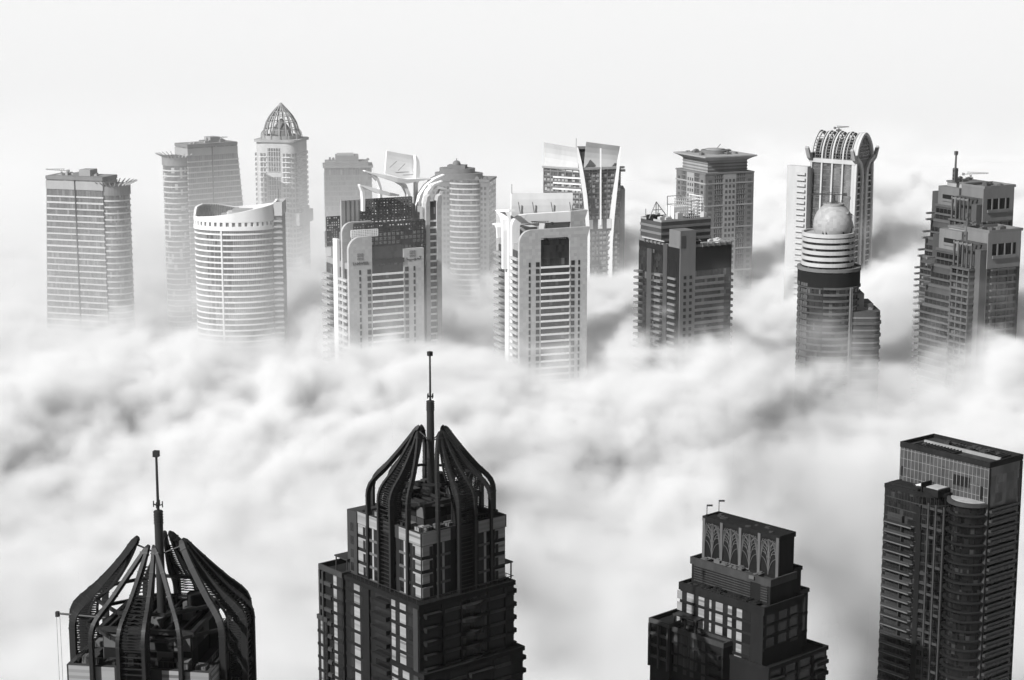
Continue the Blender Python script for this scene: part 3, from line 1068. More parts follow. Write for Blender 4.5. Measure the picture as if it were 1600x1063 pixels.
# ------------------------------------------------------------------ twin-sail tower behind
def sail_tower():
    T = Tower('sail_tower', 'tower with two tall pale sail panels and curved white edge fins', 911, 1450, 0)
    rt = T.root
    aL, aR = R(-30), R(20)
    l, r = 29.0, 25.5
    pl, pr = (-l * math.cos(aL), l * math.sin(-aL)), (r * math.cos(aR), r * math.sin(aR))
    zt = T.z(264)
    MB().prism([pl, (0, 0), pr, (pr[0] - 4, pr[1] + 24), (pl[0] + 4, pl[1] + 22)], 0, zt).build('body', M['glass'], rt)
    fl = Face(rt, pl[0] / 2, pl[1] / 2, aL)
    fr = Face(rt, pr[0] / 2, pr[1] / 2, aR)
    rng = random.Random(3)
    for f, n in ((fl, l), (fr, r)):
        for k, z in enumerate(frange(ZB, zt - 2, 3.3)):
            f.piece('floor_band', 0, z, n - 1.5, .8, .5, 'mid')
        mb = MB()
        for z in frange(ZB, zt - 4, 3.3):
            for u in frange(-n / 2 + 1.5, n / 2 - 1, 2.6):
                if rng.random() < .55:
                    f.solid(mb, u - .9, u + .9, z + .8, z + 2.2, 0, .75)
        mb.build('balcony_fronts', M['light'], rt, stuff=True)
        mb = MB()
        for u in frange(-n / 2 + .5, n / 2, 5.2):
            f.solid(mb, u - .35, u + .35, ZB, zt - 1, 0, .6)
        mb.build('wall_ribs', M['mid'], rt, stuff=True)
    for z in (zt - 14, zt - 10.4, zt - 6.6):
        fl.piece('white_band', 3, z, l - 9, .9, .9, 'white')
    fr.piece('dark_band', 0, T.z(362), r - 2, 7.5, 1.0, 'dark')
    for u in (-8, -1.5, 4.5):
        fr.piece('white_panel', u, T.z(361) + 1, 3.0, 6.0, 1.15, 'white')
    fr.piece('cornice', 0, zt - .6, r + 4, 1.4, 1.6, 'light')
    fl.piece('cornice', 0, zt - .8, l + 1, 1.2, 1.0, 'light')
    # sails
    for name, q in (('sail', ((851, 262), (904, 270), (903, 232), (850, 223), 14, 1)), ('sail', ((912, 263), (967, 266), (970, 229), (916, 222), 4, 10))):
        a, b, c, d = [Vector(T.L(*pp, ly=yy)) for pp, yy in zip(q[:4], (q[4], q[5], q[5] + 3, q[4] + 3))]
        rows = []
        for k in range(6):
            f = k / 5
            bow = Vector((0, 2.2 * math.sin(f * math.pi), 0))
            u, v = a.lerp(d, f) + bow, b.lerp(c, f) + bow
            rows.append([u, v, v + Vector((0, 1.4, 0)), u + Vector((0, 1.4, 0))])
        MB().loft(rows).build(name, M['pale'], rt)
    def path(pts, ly):
        return [T.L(a, b, ly=ly) for a, b in pts]
    MB().sweep(path([(902.5, 231), (906, 252), (910, 278), (914, 305), (917, 335), (919, 370), (919, 440)], -.9), 3.2, [.6, 2.0, 2.6, 2.6, 2.4, 2.2, 2.0], side=(0, 1, 0)).build('edge_fin', M['white'], rt)
    MB().sweep(path([(970, 229), (967, 250), (964, 275), (960, 305), (956, 340), (953, 380), (952, 440)], pr[1] - 1.6), 3.2, [.6, 1.6, 2.0, 2.8, 3.2, 3.4, 3.4], side=(0, 1, 0)).build('edge_fin', M['white'], rt)
    MB().sweep(path([(938.5, 352), (938.5, 232)], 2.8), 1.2, .9, side=(0, 1, 0)).build('mast', M['white'], rt)
    p = T.L(915, 262, ly=12)
    MB().box(p.x - 4, p.x + 4, 17, 24, zt, zt + 11).build('plant_room', M['dark'], rt)
    MB().box(p.x - 5, p.x + 6, 15.5, 25, zt + 11, zt + 12).build('roof_cap', M['mid'], rt)
    MB().tube([(p.x - 6, 14, zt), (p.x - 6, 14, zt + 18)], .15).build('aerial', M['mid'], rt)
    # darker edge column and pale rear slab on the right
    a, b = T.L(957, 265, ly=12), T.L(969.5, 265, ly=12)
    MB().box(a.x, b.x, 11, 30, 0, zt - .5).build('edge_column', M['mid'], rt)
    a, b = T.L(961, 296, ly=22), T.L(976.5, 296, ly=22)
    MB().box(a.x, b.x, 21, 44, 0, a.z).build('rear_slab', M['light'], rt)
    a, b = T.L(955, 267, ly=10), T.L(977, 266, ly=10)
    MB().box(a.x, b.x, 9, 12, a.z - .5, a.z + .8).build('roof_arm', M['light'], rt)


sail_tower()


# ------------------------------------------------------------------ dark balcony tower
def balcony_tower():
    T = Tower('balcony_tower', 'dark square tower with balconies and rooftop lattice fence', 1070, 1122, 30)
    rt = T.root
    x0, x1, y0, y1 = -15.5, 15.5, -17.5, 17.5
    zt = T.z(388, y0)
    fh = 3.16
    MB().box(x0, x1, y0, y1, 0, zt).build('body', M['stone'], rt)
    fr, ri, bk, le = rect_faces(rt, x0, x1, y0, y1)
    zs = frange(ZB - 3, zt - 13, fh)
    # right-hand face: black louvred top, spandrel bands, window pier at the corner
    fr.piece('dark_panel', 4.5, zt - 11.5, 21.5, 11.2, .35, 'black')
    fr.piece('glass_wall', 4.5, ZB - 20, 21.5, zt - 11.5 - ZB + 20, .25, 'glass_dark')
    for z in zs:
        fr.piece('spandrel', 2.4, z, 17.2, 1.35, .55, 'mid')
        fr.piece('spandrel', 12.8, z, 3.4, 1.0, .5, 'dark')
    fr.piece('pier', -10.8, ZB - 20, 9.0, zt + 8.5 - ZB + 20, .5, 'mid')
    fr.grid([-12.4, -9.0], [z + .6 for z in zs] , 1.5, 1.6, 'windows', 'win', d=.62)
    MB().box(x0 + .2, x0 + 9.2, y0 - .4, y0 + 9, zt, zt + 8.4).build('stair_tower', M['mid'], rt)
    MB().box(x0 + .6, x0 + 3.2, y0 - .6, y0 + 3, zt, zt + 6).build('stair_flank', M['dark'], rt)
    # left face: a painted shade strip, a pale raking pier, slanting balconies
    le.piece('recess_shade', 12.2, ZB - 20, 6.6, zt - 6 - ZB + 20, .1, 'black')  # flat black sheet standing in for shade beside the pier
    le.piece('pier', 6.6, ZB - 20, 3.4, zt + 1 - ZB + 20, .8, 'dark')
    le.piece('pier', -6.8, ZB - 20, 4.0, zt - 3 - ZB + 20, 1.0, 'dark')
    le.piece('glass_wall', 0, ZB - 20, 9.4, zt - 3 - ZB + 20, .2, 'glass_dark')
    le.piece('glass_wall', -13, ZB - 20, 8.2, zt - 3 - ZB + 20, .2, 'glass_dark')
    for z in zs:
        le.piece('balcony', 12.2, z, 6.2, 1.0, 1.0, 'mid')
        le.piece('balcony', 2.2, z + .5, 5.2, 1.1, 2.4, 'mid')
        le.piece('balcony', -2.8, z + .2, 3.6, .9, 1.2, 'dark')
        le.piece('corner_balcony', -15.4, z, 4.2, 1.0, 3.2, 'mid', out=-.2)
        ri.piece('corner_balcony', -12.0, z, 8.0, 1.2, 2.7, 'mid', out=-.2)
    # roof edge rails on brackets
    for f, n, h in ((fr, 17.5, 0), (le, 16, 0)):
        f.piece('roof_rail', 6.5 if f is fr else -3.5, zt + 1.9, n + 3, .45, .45, 'pale', out=.8)
        mb = MB()
        for u in frange(-n / 2, n / 2 + 1, 3.4):
            f.solid(mb, u + (6.5 if f is fr else -3.5) - .15, u + (6.5 if f is fr else -3.5) + .15, zt - .1, zt + 2.0, .2, .9)
        mb.build('rail_posts', M['mid'], rt, stuff=True)
    parapet(rt, x0, x1, y0, y1, zt, 1.2, .5, 'mid')
    # set-back upper storeys
    a = T.L(1011, 348, ly=2)
    zu = a.z
    ux0, ux1, uy0, uy1 = x0 + .6, x1 - 1.0, -1, 17
    MB().box(ux0, ux1, uy0, uy1, zt - .5, zu).build('upper_block', M['dark'], rt)
    uf, ur, ub, ul = rect_faces(rt, ux0, ux1, uy0, uy1)
    for f, n in ((uf, ux1 - ux0), (ul, uy1 - uy0), (ur, uy1 - uy0)):
        for z in frange(zt + 1.2, zu - 1, 3.2):
            f.piece('band', 0, z, n + .4, 1.2, .3, 'mid')
    parapet(rt, ux0, ux1, uy0, uy1, zu, 1.0, .4, 'light')
    MB().box(-4, 8, 1, 8, zt, zt + 7).build('lift_room', M['white'], rt)
    MB().prism([(-9, -6), (-1, -8), (1, 0), (-7, 2)], zt + .3, zt + 5).build('lift_room', M['pale'], rt)
    MB().loft([[(-8, -4, zt + 5), (0, -6, zt + 5), (2, 2, zt + 6.5), (-6, 4, zt + 8)], [(-8, -4, zt + 5.3), (0, -6, zt + 5.3), (2, 2, zt + 6.8), (-6, 4, zt + 8.3)]]).build('sloping_canopy', M['white'], rt)
    # white lattice fence standing on the set-back roof
    lz = zu
    mb = MB()
    for k in range(15):
        x = -4 + k * 1.25
        mb.box(x - .12, x + .12, 4, 4.25, lz, lz + 10.5)
    for j in range(7):
        mb.box(-4.2, 13.8, 3.95, 4.3, lz + 1.0 + j * 1.55, lz + 1.3 + j * 1.55)
    mb.build('lattice_fence', M['white'], rt, stuff=True)
    mb = MB()
    for k in range(9):
        y = 5 + k * 1.4
        mb.box(13.5, 13.75, y - .12, y + .12, lz, lz + 10.3)
    for j in range(7):
        mb.box(13.45, 13.8, 4, 16.5, lz + 1.0 + j * 1.55, lz + 1.3 + j * 1.55)
    mb.build('lattice_fence', M['white'], rt, stuff=True)
    for x, y, w, h in ((-12, 8, .5, 9), (-8, 12, .4, 7), (-14, 14, .4, 5), (-4, 10, .5, 11)):
        MB().tube([(x, y, lz), (x, y, lz + h)], w / 2).build('roof_post', M['mid'], rt)
    mb = MB()
    for (p, q) in (((-16, 8, lz + 1), (-12, 8, lz + 9)), ((-12, 8, lz + 9), (-6, 8, lz + 2)), ((-14, 8, lz + 5), (-8.5, 8, lz + 5)), ((-4, 10, lz + 11), (4, 10, lz + 11)), ((-4, 10, lz + 7), (4, 10, lz + 7)), ((4, 10, lz), (4, 10, lz + 11)),
                   ((9, 8, lz), (9, 8, lz + 8)), ((9, 8, lz + 8), (14, 8, lz + 8)), ((14, 8, lz), (14, 8, lz + 8)), ((9, 8, lz + 2), (14, 8, lz + 8))):
        mb.bar(p, q, .35)
    mb.build('roof_frame', M['light'], rt, stuff=True)
    MB().box(-15, -9, 6, 12, lz, lz + 2.4).build('roof_unit', M['black'], rt)
    MB().box(-2, 7, 7, 14, lz, lz + 6).build('plant_room', M['white'], rt)
    roof_units(rt, 12, ux0, ux1, uy0, uy1, lz, 'pale', 41, 4)
    roof_units(rt, 7, -5, x1, y0 + 1, 2, zt, 'pale', 42, 3)


balcony_tower()


# ------------------------------------------------------------------ tower with a flared cornice
def cornice_tower():
    T = Tower('cornice_tower', 'grey tower with flared overhanging cornice behind the dark balcony tower', 1114, 1474, 25)
    rt = T.root
    x0, x1, y0, y1 = -17.5, 17.5, -18.5, 18.5
    zs_ = T.z(273, y0)
    zn = T.z(253, y0)
    MB().box(x0, x1, y0, y1, 0, zs_).build('body', M['glass_fine'], rt)
    fr, ri, bk, le = rect_faces(rt, x0, x1, y0, y1)
    fh = 3.5
    for k, z in enumerate(frange(ZB, zs_ - 2, fh)):
        if k % 4 == 0:
            for f, n in ((fr, 35), (le, 37), (ri, 37)):
                f.piece('string_course', 0, z, n + .4, .9, .45, 'light')
    for f in (fr, le):
        for u in (-14.5, 14.5):
            f.piece('corner_pier', u, ZB - 20, 6.6, zs_ - ZB + 20, .3, 'mid')
        f.piece('pier', 0, ZB - 20, 9.5, zs_ - ZB + 20, .35, 'light')
        f.grid([-2.6, 0.1, 2.8], frange(ZB + 1, zs_ - 3, fh), 1.5, 1.9, 'windows', 'winmid', d=.45)
        mullions(f, frange(-11, -5, 1.4) + frange(5.6, 11.2, 1.4), ZB, zs_, .2, .3, 'mid')
        f.grid([-14.5, 14.5], frange(ZB + 1, zs_ - 3, fh), 2.4, 1.7, 'windows', 'winmid', d=.4)
        mb = MB()
        for z in frange(ZB, zs_ - 2, fh):
            for a, b in ((-11.2, -4.8), (4.8, 11.2)):
                f.solid(mb, a, b, z, z + .6, 0, .38)
        mb.build('floor_lines', M['mid'], rt, stuff=True)
    MB().box(x0 - .5, x1 + .5, y0 - .5, y1 + .5, zs_, zs_ + 1).build('shoulder', M['mid'], rt)
    i = 3.0
    MB().box(x0 + i, x1 - i, y0 + i, y1 - i, zs_ + 1, zn).build('neck', M['light'], rt)
    for z in frange(zs_ + 2, zn, 2.0):
        MB().box(x0 + i - .25, x1 - i + .25, y0 + i - .25, y1 - i + .25, z, z + .7).build('neck_band', M['mid'], rt)
    ring = lambda o, z: [(x0 - o, y0 - o, z), (x1 + o, y0 - o, z), (x1 + o, y1 + o, z), (x0 - o, y1 + o, z)]
    MB().loft([ring(-i, zn), ring(-.5, zn + 1.6), ring(1.6, zn + 2.6), ring(1.6, zn + 3.3), ring(1.0, zn + 3.4)]).build('flared_cornice', M['light'], rt)
    MB().prism(ellipse(9, 9, 28), zn + 3.3, zn + 5.6).build('roof_drum', M['mid'], rt, smooth=True)
    MB().prism(ellipse(6, 6, 24), zn + 5.6, zn + 6.3).build('roof_drum', M['light'], rt, smooth=True)
    roof_units(rt, 9, x0, x1, y0, y1, zn + 3.3, 'mid', 51, 1.6)
    MB().tube([(1, 0, zn + 6), (4, 0, zn + 9)], .2).build('aerial', M['mid'], rt)


cornice_tower()


# ------------------------------------------------------------------ pointed-arch tower with hooped ribs
def arched_tower():
    T = Tower('arched_tower', 'glass tower with pointed arch profile and white ribs hooping over its roof', 1309, 1362, 50)
    rt = T.root
    Lg, za = 30.5, T.z(212, -10)
    hb, ha, ah = 11.2, 9.0, 16.0

    def half(z):
        """Half width of the arch profile at height z."""
        if z <= za - ah:
            return ha + (hb - ha) * min(1, (za - ah - z) / 80.0)
        f = min(1.0, (z - (za - ah)) / ah)
        return ha * (1 - f ** 2.1) ** .72 + .25 * f

    zp = frange(0, za - 60, 60) + frange(za - 60, za - ah, 6) + [za - ah + ah * f for f in (0, .15, .3, .45, .6, .72, .83, .91, .96, 1.0)]

    def prof(o=0.0, top=1.0, zlo=0):
        zz = [z for z in zp if z >= zlo]
        return [(-(half(z) + o), z + o * top * max(0, (z - za + ah) / ah)) for z in zz] + [((half(z) + o), z + o * top * max(0, (z - za + ah) / ah)) for z in reversed(zz)]

    y0, y1 = -Lg / 2, Lg / 2
    zg = za - ah - 1
    lo = [z for z in zp if z <= zg] + [zg]
    MB().outline([(-half(z), z) for z in lo] + [(half(z), z) for z in reversed(lo)], y0 + .8, y1).build('body', M['mirror'], rt)
    # inner roof core, set back under the hoops
    up = [z for z in zp if z >= zg]
    MB().outline([(-(half(z) * .66), z) for z in up if z < za - 3] + [(half(z) * .66, z) for z in reversed(up) if z < za - 3], y0 + 2, y1 - 1).build('roof_core', M['dark'], rt)
    # hoops: paired ribs running up the side and over
    ribs = []
    for k in range(5):
        y = y0 + 1.2 + k * (Lg - 2.4) / 4
        path = [Vector((-(half(z) + .5), y, z + .3)) for z in zp] + [Vector((half(z) + .5, y, z + .3)) for z in reversed(zp)]
        MB().sweep(path, 1.0 if k else 1.7, .9, side=(0, 1, 0)).build('hoop_rib', M['pale'], rt)
        if k < 4:
            for e in (.28, .72):
                yy = y + e * (Lg - 2.4) / 4
                path = [Vector((-(half(z) + .1), yy, z)) for z in up] + [Vector((half(z) + .1, yy, z)) for z in reversed(up)]
                MB().sweep(path, .6, .7, side=(0, 1, 0)).build('roof_hoop', M['light'], rt)
    mb = MB()                     # louvres between the hoops
    for z in frange(za - ah + 1, za - 3, 1.7):
        for s_ in (-1, 1):
            x = s_ * half(z)
            mb.box(x - .5, x + .5, y0 + 1.5, y1 - 1.5, z, z + .28)
    mb.build('roof_louvres', M['mid'], rt, stuff=True)
    MB().box(-(ha + 1.2), -(ha - .8), y0 - .2, y1 + .5, zg - .6, zg + 1.8).build('eave_band', M['pale'], rt)
    mb = MB()                     # gallery windows under the hoops
    for y in frange(y0 + 1.6, y1 - 1, 1.6):
        mb.box(-(ha + .5), -(ha - 2), y, y + .5, zg + 1.8, zg + 5)
    mb.build('gallery_posts', M['dark'], rt, stuff=True)
    # fine floor lines on the glass side
    mb = MB()
    for z in frange(ZB, zg - 2, 3.4):
        mb.box(-(half(z) + .06), -(half(z) - .3), y0 + 1, y1 - 1, z, z + .22)
    mb.build('floor_lines', M['mid'], rt, stuff=True)
    # the arched end wall
    end = [z for z in zp if z >= 0]
    MB().outline([(-half(z) * .98, z) for z in end] + [(half(z) * .98, z) for z in reversed(end)], y0, y0 + .9).build('end_wall', M['mid'], rt)
    path = [Vector((-(half(z) + .1), y0 - .3, z)) for z in end] + [Vector(((half(z) + .1), y0 - .3, z)) for z in reversed(end)]
    MB().sweep(path, 1.9, 1.5, side=(0, 1, 0)).build('arch_frame', M['pale'], rt)
    fe = Face(rt, 0, y0, 0)
    for s_ in (-1, 1):
        pts = [(s_ * 2.4, -.7, ZB - 30), (s_ * 2.4, -.7, za - 25), (s_ * 3.0, -.7, za - 21), (s_ * 5.0, -.8, za - 17), (s_ * (ha + 1), -1.2, za - 13.5)]
        MB().sweep([(a, y0 + b, c) for a, b, c in pts], 1.4, [2.2, 2.2, 2.2, 2.0, 1.6], side=(0, 1, 0)).build('fork_column', M['pale'], rt)
        fl = [(s_ * (ha - 1), za - 14.5), (s_ * (ha + 3.0), za - 12.2), (s_ * (ha + 5.6), za - 8.0), (s_ * (ha + 6.2), za - 9.2), (s_ * (ha + 3.6), za - 15), (s_ * (ha - 1), za - 18)]
        MB().outline(fl, y0 - 1.6, y0 + .4).build('prong', M['light'], rt)
        MB().outline(fl, y1 - 2.0, y1 + .4).build('prong', M['light'], rt)
        fe.piece('glass_strip', s_ * 6.4, ZB - 30, 5.2, za - 23 - ZB + 30, .15, 'glass_dark')
        for z in frange(ZB, za - 25, 3.4):
            fe.piece('floor_band', s_ * 6.4, z, 5.2, .85, .6, 'pale')
    fe.piece('glass_strip', 0, ZB - 30, 3.0, za - 24 - ZB + 30, .2, 'glass_dark')
    for z in frange(ZB, za - 26, 3.4):
        fe.piece('floor_band', 0, z, 3.0, .7, .4, 'light')
    mb = MB()
    for z in frange(za - 15, za - 5, 2.0):
        w = half(z) * .7
        mb.box(-w, w, y0 - .25, y0, z, z + .5)
    mb.build('arch_slats', M['light'], rt, stuff=True)
    MB().outline([(-half(z) * .72, z) for z in up if z > za - 15.5 and z < za - 2] + [(half(z) * .72, z) for z in reversed(up) if z > za - 15.5 and z < za - 2], y0 - .12, y0 + .1).build('arch_glass', M['glass_dark'], rt)
    # pale rear slab with saw-tooth balconies on the left
    a = T.L(1249, 260, ly=y1 + 3)
    MB().box(a.x + 1.0, a.x + 5, y1 - 2, y1 + 12, 0, a.z).build('rear_slab', M['pale'], rt)
    lf = Face(rt, a.x + 1.0, y1 + 5, -math.pi / 2)
    for z in frange(ZB, a.z - 5, 3.4):
        lf.piece('balcony', 3.0, z, 6, 1.3, 1.2, 'pale')
    _ = crane('small roof crane on top of the hooped arched glass tower', T.world((0, 2, za + .3)), R(15), 9, 1.8, 'mid')


arched_tower()


# ------------------------------------------------------------------ round tower with dome
def round_tower():
    T = Tower('round_tower', 'dark round tower with white banded top and a big white dome', 1304, 1100, 0)
    rt = T.root
    s = T.s
    r1, r2 = 14.9, 12.4
    z1, z2 = T.z(425), T.z(372)
    c2 = -.8
    MB().prism(ellipse(r1, r1, 48, 0, r1), 0, z1 - .5).build('lower_drum', M['glass_dark'], rt, smooth=True)
    O = lambda r, n=48: ellipse(r, r, n, 0, r1)
    MB().annulus(O(r1 + .7), O(r1 - 1), z1 - .6, z1 + .9).build('drum_cornice', M['mid'], rt, smooth=True)
    MB().prism(O(r1 - .6), z1 - .5, z1 + .3).build('drum_roof', M['roof_pale'], rt)
    MB().annulus(O(r1 + .35), O(r1 - .4), z1 - 8.2, z1 - 1.2).build('dark_band', M['black'], rt, smooth=True)

    def arc_band(r, d, t0, t1, n=18):
        o = ellipse(r + d, r + d, n, 0, r1, R(t0), R(t1), close=False)
        i = ellipse(r - .3, r - .3, n, 0, r1, R(t0), R(t1), close=False)
        return o + i[::-1]

    def arc_part(name, mat, r, d, t0, t1, zs, h):
        me = MB().prism(arc_band(r, d, t0, t1), 0, h).mesh(name, M[mat])
        me.polygons.foreach_set('use_smooth', [False] * len(me.polygons))
        for z in zs:
            part(name, me, rt, (0, 0, z))

    zs = frange(ZB, z1 - 8.5, 3.1)
    arc_part('balcony', 'midark', r1, 1.1, 252, 322, zs, .95)
    arc_part('balcony', 'dark', r1, .7, 322, 372, zs, .9)
    arc_part('floor_band', 'dark', r1, .25, 150, 250, zs, .8)
    mb = MB()
    for z in zs:
        for t in (186, 193, 204, 211, 217):
            a = R(t)
            c0 = Vector((math.cos(a), math.sin(a)))
            tv = Vector((-c0.y, c0.x))
            p = Vector((0, r1)) + c0 * r1
            mb.prism([p - tv * .7, p + tv * .7, p + tv * .7 + c0 * .45, p - tv * .7 + c0 * .45], z + .9, z + 2.5)
    mb.build('windows', M['midark'], rt, stuff=True)
    for t in (302, 306):
        a = R(t)
        p = Vector((0, r1)) + Vector((math.cos(a), math.sin(a))) * (r1 + 1.1)
        MB().box(p.x - .35, p.x + .35, p.y - .5, p.y + .8, ZB - 20, z1 - 8).build('pier', M['mid'], rt)
    # white banded upper drum
    MB().prism(ellipse(r2, r2, 48, c2, r1), z1, z2).build('upper_drum', M['glass_dark'], rt, smooth=True)
    n = 5
    ring = MB().annulus(ellipse(r2 + .5, r2 + .5, 48, 0, 0), ellipse(r2 - .4, r2 - .4, 48, 0, 0), 0, 1.75).mesh('white_band', M['pale'])
    for k in range(n):
        part('white_band', ring, rt, (c2, r1, z1 + 1.6 + k * (z2 - z1 - 1.6) / n))
    MB().annulus(ellipse(r2 + .6, r2 + .6, 48, c2, r1), ellipse(r2 - .3, r2 - .3, 48, c2, r1), z2 - .6, z2 + 1.2).build('terrace_wall', M['pale'], rt, smooth=True)
    MB().prism(ellipse(r2 - .2, r2 - .2, 40, c2, r1), z2 - .1, z2 + .2).build('terrace', M['roof_pale'], rt)
    # truncated dome
    R0, zc = 9.7, z2 + 4.6
    cx = 1.4
    rows = []
    for k in range(13):
        ph = R(-28 + 88 * k / 12)
        rows.append([(cx + R0 * math.cos(ph) * math.cos(t), r1 + R0 * math.cos(ph) * math.sin(t), zc + R0 * 1.12 * math.sin(ph)) for t in [2 * math.pi * j / 40 for j in range(40)]])
    MB().loft(rows).build('dome', M['dome'], rt, smooth=True)
    ztop = zc + R0 * 1.12 * math.sin(R(60))
    MB().prism(ellipse(5.1, 5.1, 28, cx, r1), ztop, ztop + .9).build('dome_cap', M['light'], rt, smooth=True)
    mb = MB()
    for k in range(12):
        t = 2 * math.pi * k / 12
        mb.tube([(cx + 4.6 * math.cos(t), r1 + 4.6 * math.sin(t), ztop + .9), (cx + 4.6 * math.cos(t), r1 + 4.6 * math.sin(t), ztop + 2.2)], .1, 4)
    mb.build('cap_rail', M['mid'], rt, stuff=True)
    for x in (-4.4, -3.0):
        y = r1 - math.sqrt(max(0, (R0 * .93) ** 2 - (x - cx) ** 2)) - .25
        MB().box(x - .45, x + .45, y, y + 1.2, z2 + .2, z2 + 3.4).build('dome_door', M['black'], rt)
    MB().box(4.6, 5.2, r1 - R0 - .1, r1 - R0 + 1.6, z2 + .2, z2 + 2).build('dome_door', M['black'], rt)
    # flat pier and stepped crown on the right of the dome
    a, b = T.L(1322, 400, ly=r1 - 6), T.L(1336, 338, ly=r1 - 6)
    MB().box(a.x, b.x, r1 - 5.5, r1 + 5, z1, b.z - 6).build('side_pier', M['mid'], rt)
    MB().box(a.x - 3, b.x, r1 - 4.5, r1 + 4, b.z - 6, b.z).build('pier_head', M['pale'], rt)
    MB().box(a.x - 8, a.x - 3, r1, r1 + 4, b.z - 4, b.z + .5).build('pier_arm', M['pale'], rt)
    for k in range(5):
        MB().box(a.x - .5, a.x + .4, r1 - 6.4, r1 - 5.6, z2 + k * 2.6, z2 + 1.1 + k * 2.6).build('pier_bracket', M['light'], rt)
    MB().tube([(a.x + .8, r1 - 5, b.z - 6), (a.x + .8, r1 - 5, b.z + 9)], .28).build('aerial', M['mid'], rt)
    MB().box(a.x + .2, a.x + 1.4, r1 - 5.6, r1 - 4.4, b.z + 8, b.z + 9.4).build('aerial_box', M['mid'], rt)
    # lower right wing stepping down
    w0, w1 = T.L(1340, 470, ly=6), T.L(1376, 486, ly=6)
    MB().prism(rounded_rect(w0.x - 6, w1.x, 2, 26, 5), 0, w1.z).build('side_wing', M['dark'], rt, smooth=True)
    wb = MB().annulus(rounded_rect(w0.x - 6.6, w1.x + .6, 1.4, 26.6, 5.4), rounded_rect(w0.x - 5.6, w1.x - .4, 2.4, 25.6, 4.6), 0, 1.3).mesh('wing_band', M['midark'])
    for z in frange(w1.z - 62, w1.z - .5, 6.2):
        part('wing_band', wb, rt, (0, 0, z))
    wb = MB().annulus(rounded_rect(w0.x - 6.2, w1.x + .2, 1.8, 26.2, 5.2), rounded_rect(w0.x - 5.6, w1.x - .4, 2.4, 25.6, 4.6), 0, .8).mesh('wing_band', M['mid'])
    for z in frange(w1.z - 59, w1.z - .5, 6.2):
        part('wing_band', wb, rt, (0, 0, z))
    z4 = T.L(1350, 458, ly=10).z
    MB().box(w0.x - 6, w0.x + 3.5, 8, 22, 0, z4).build('wing_tower', M['mid'], rt)
    MB().box(w0.x - 6, w1.x - 3, 9, 24, w1.z, w1.z + 3).build('wing_penthouse', M['dark'], rt)
    roof_units(rt, 4, w0.x - 2, w1.x, 4, 20, w1.z, 'mid', 61, 1.5)
    _ = crane('wide dark roof crane standing on the white dome', (T.x + cx, T.Y + r1, ztop + .9), R(176), 18, 4.0, 'dark', .0)


round_tower()


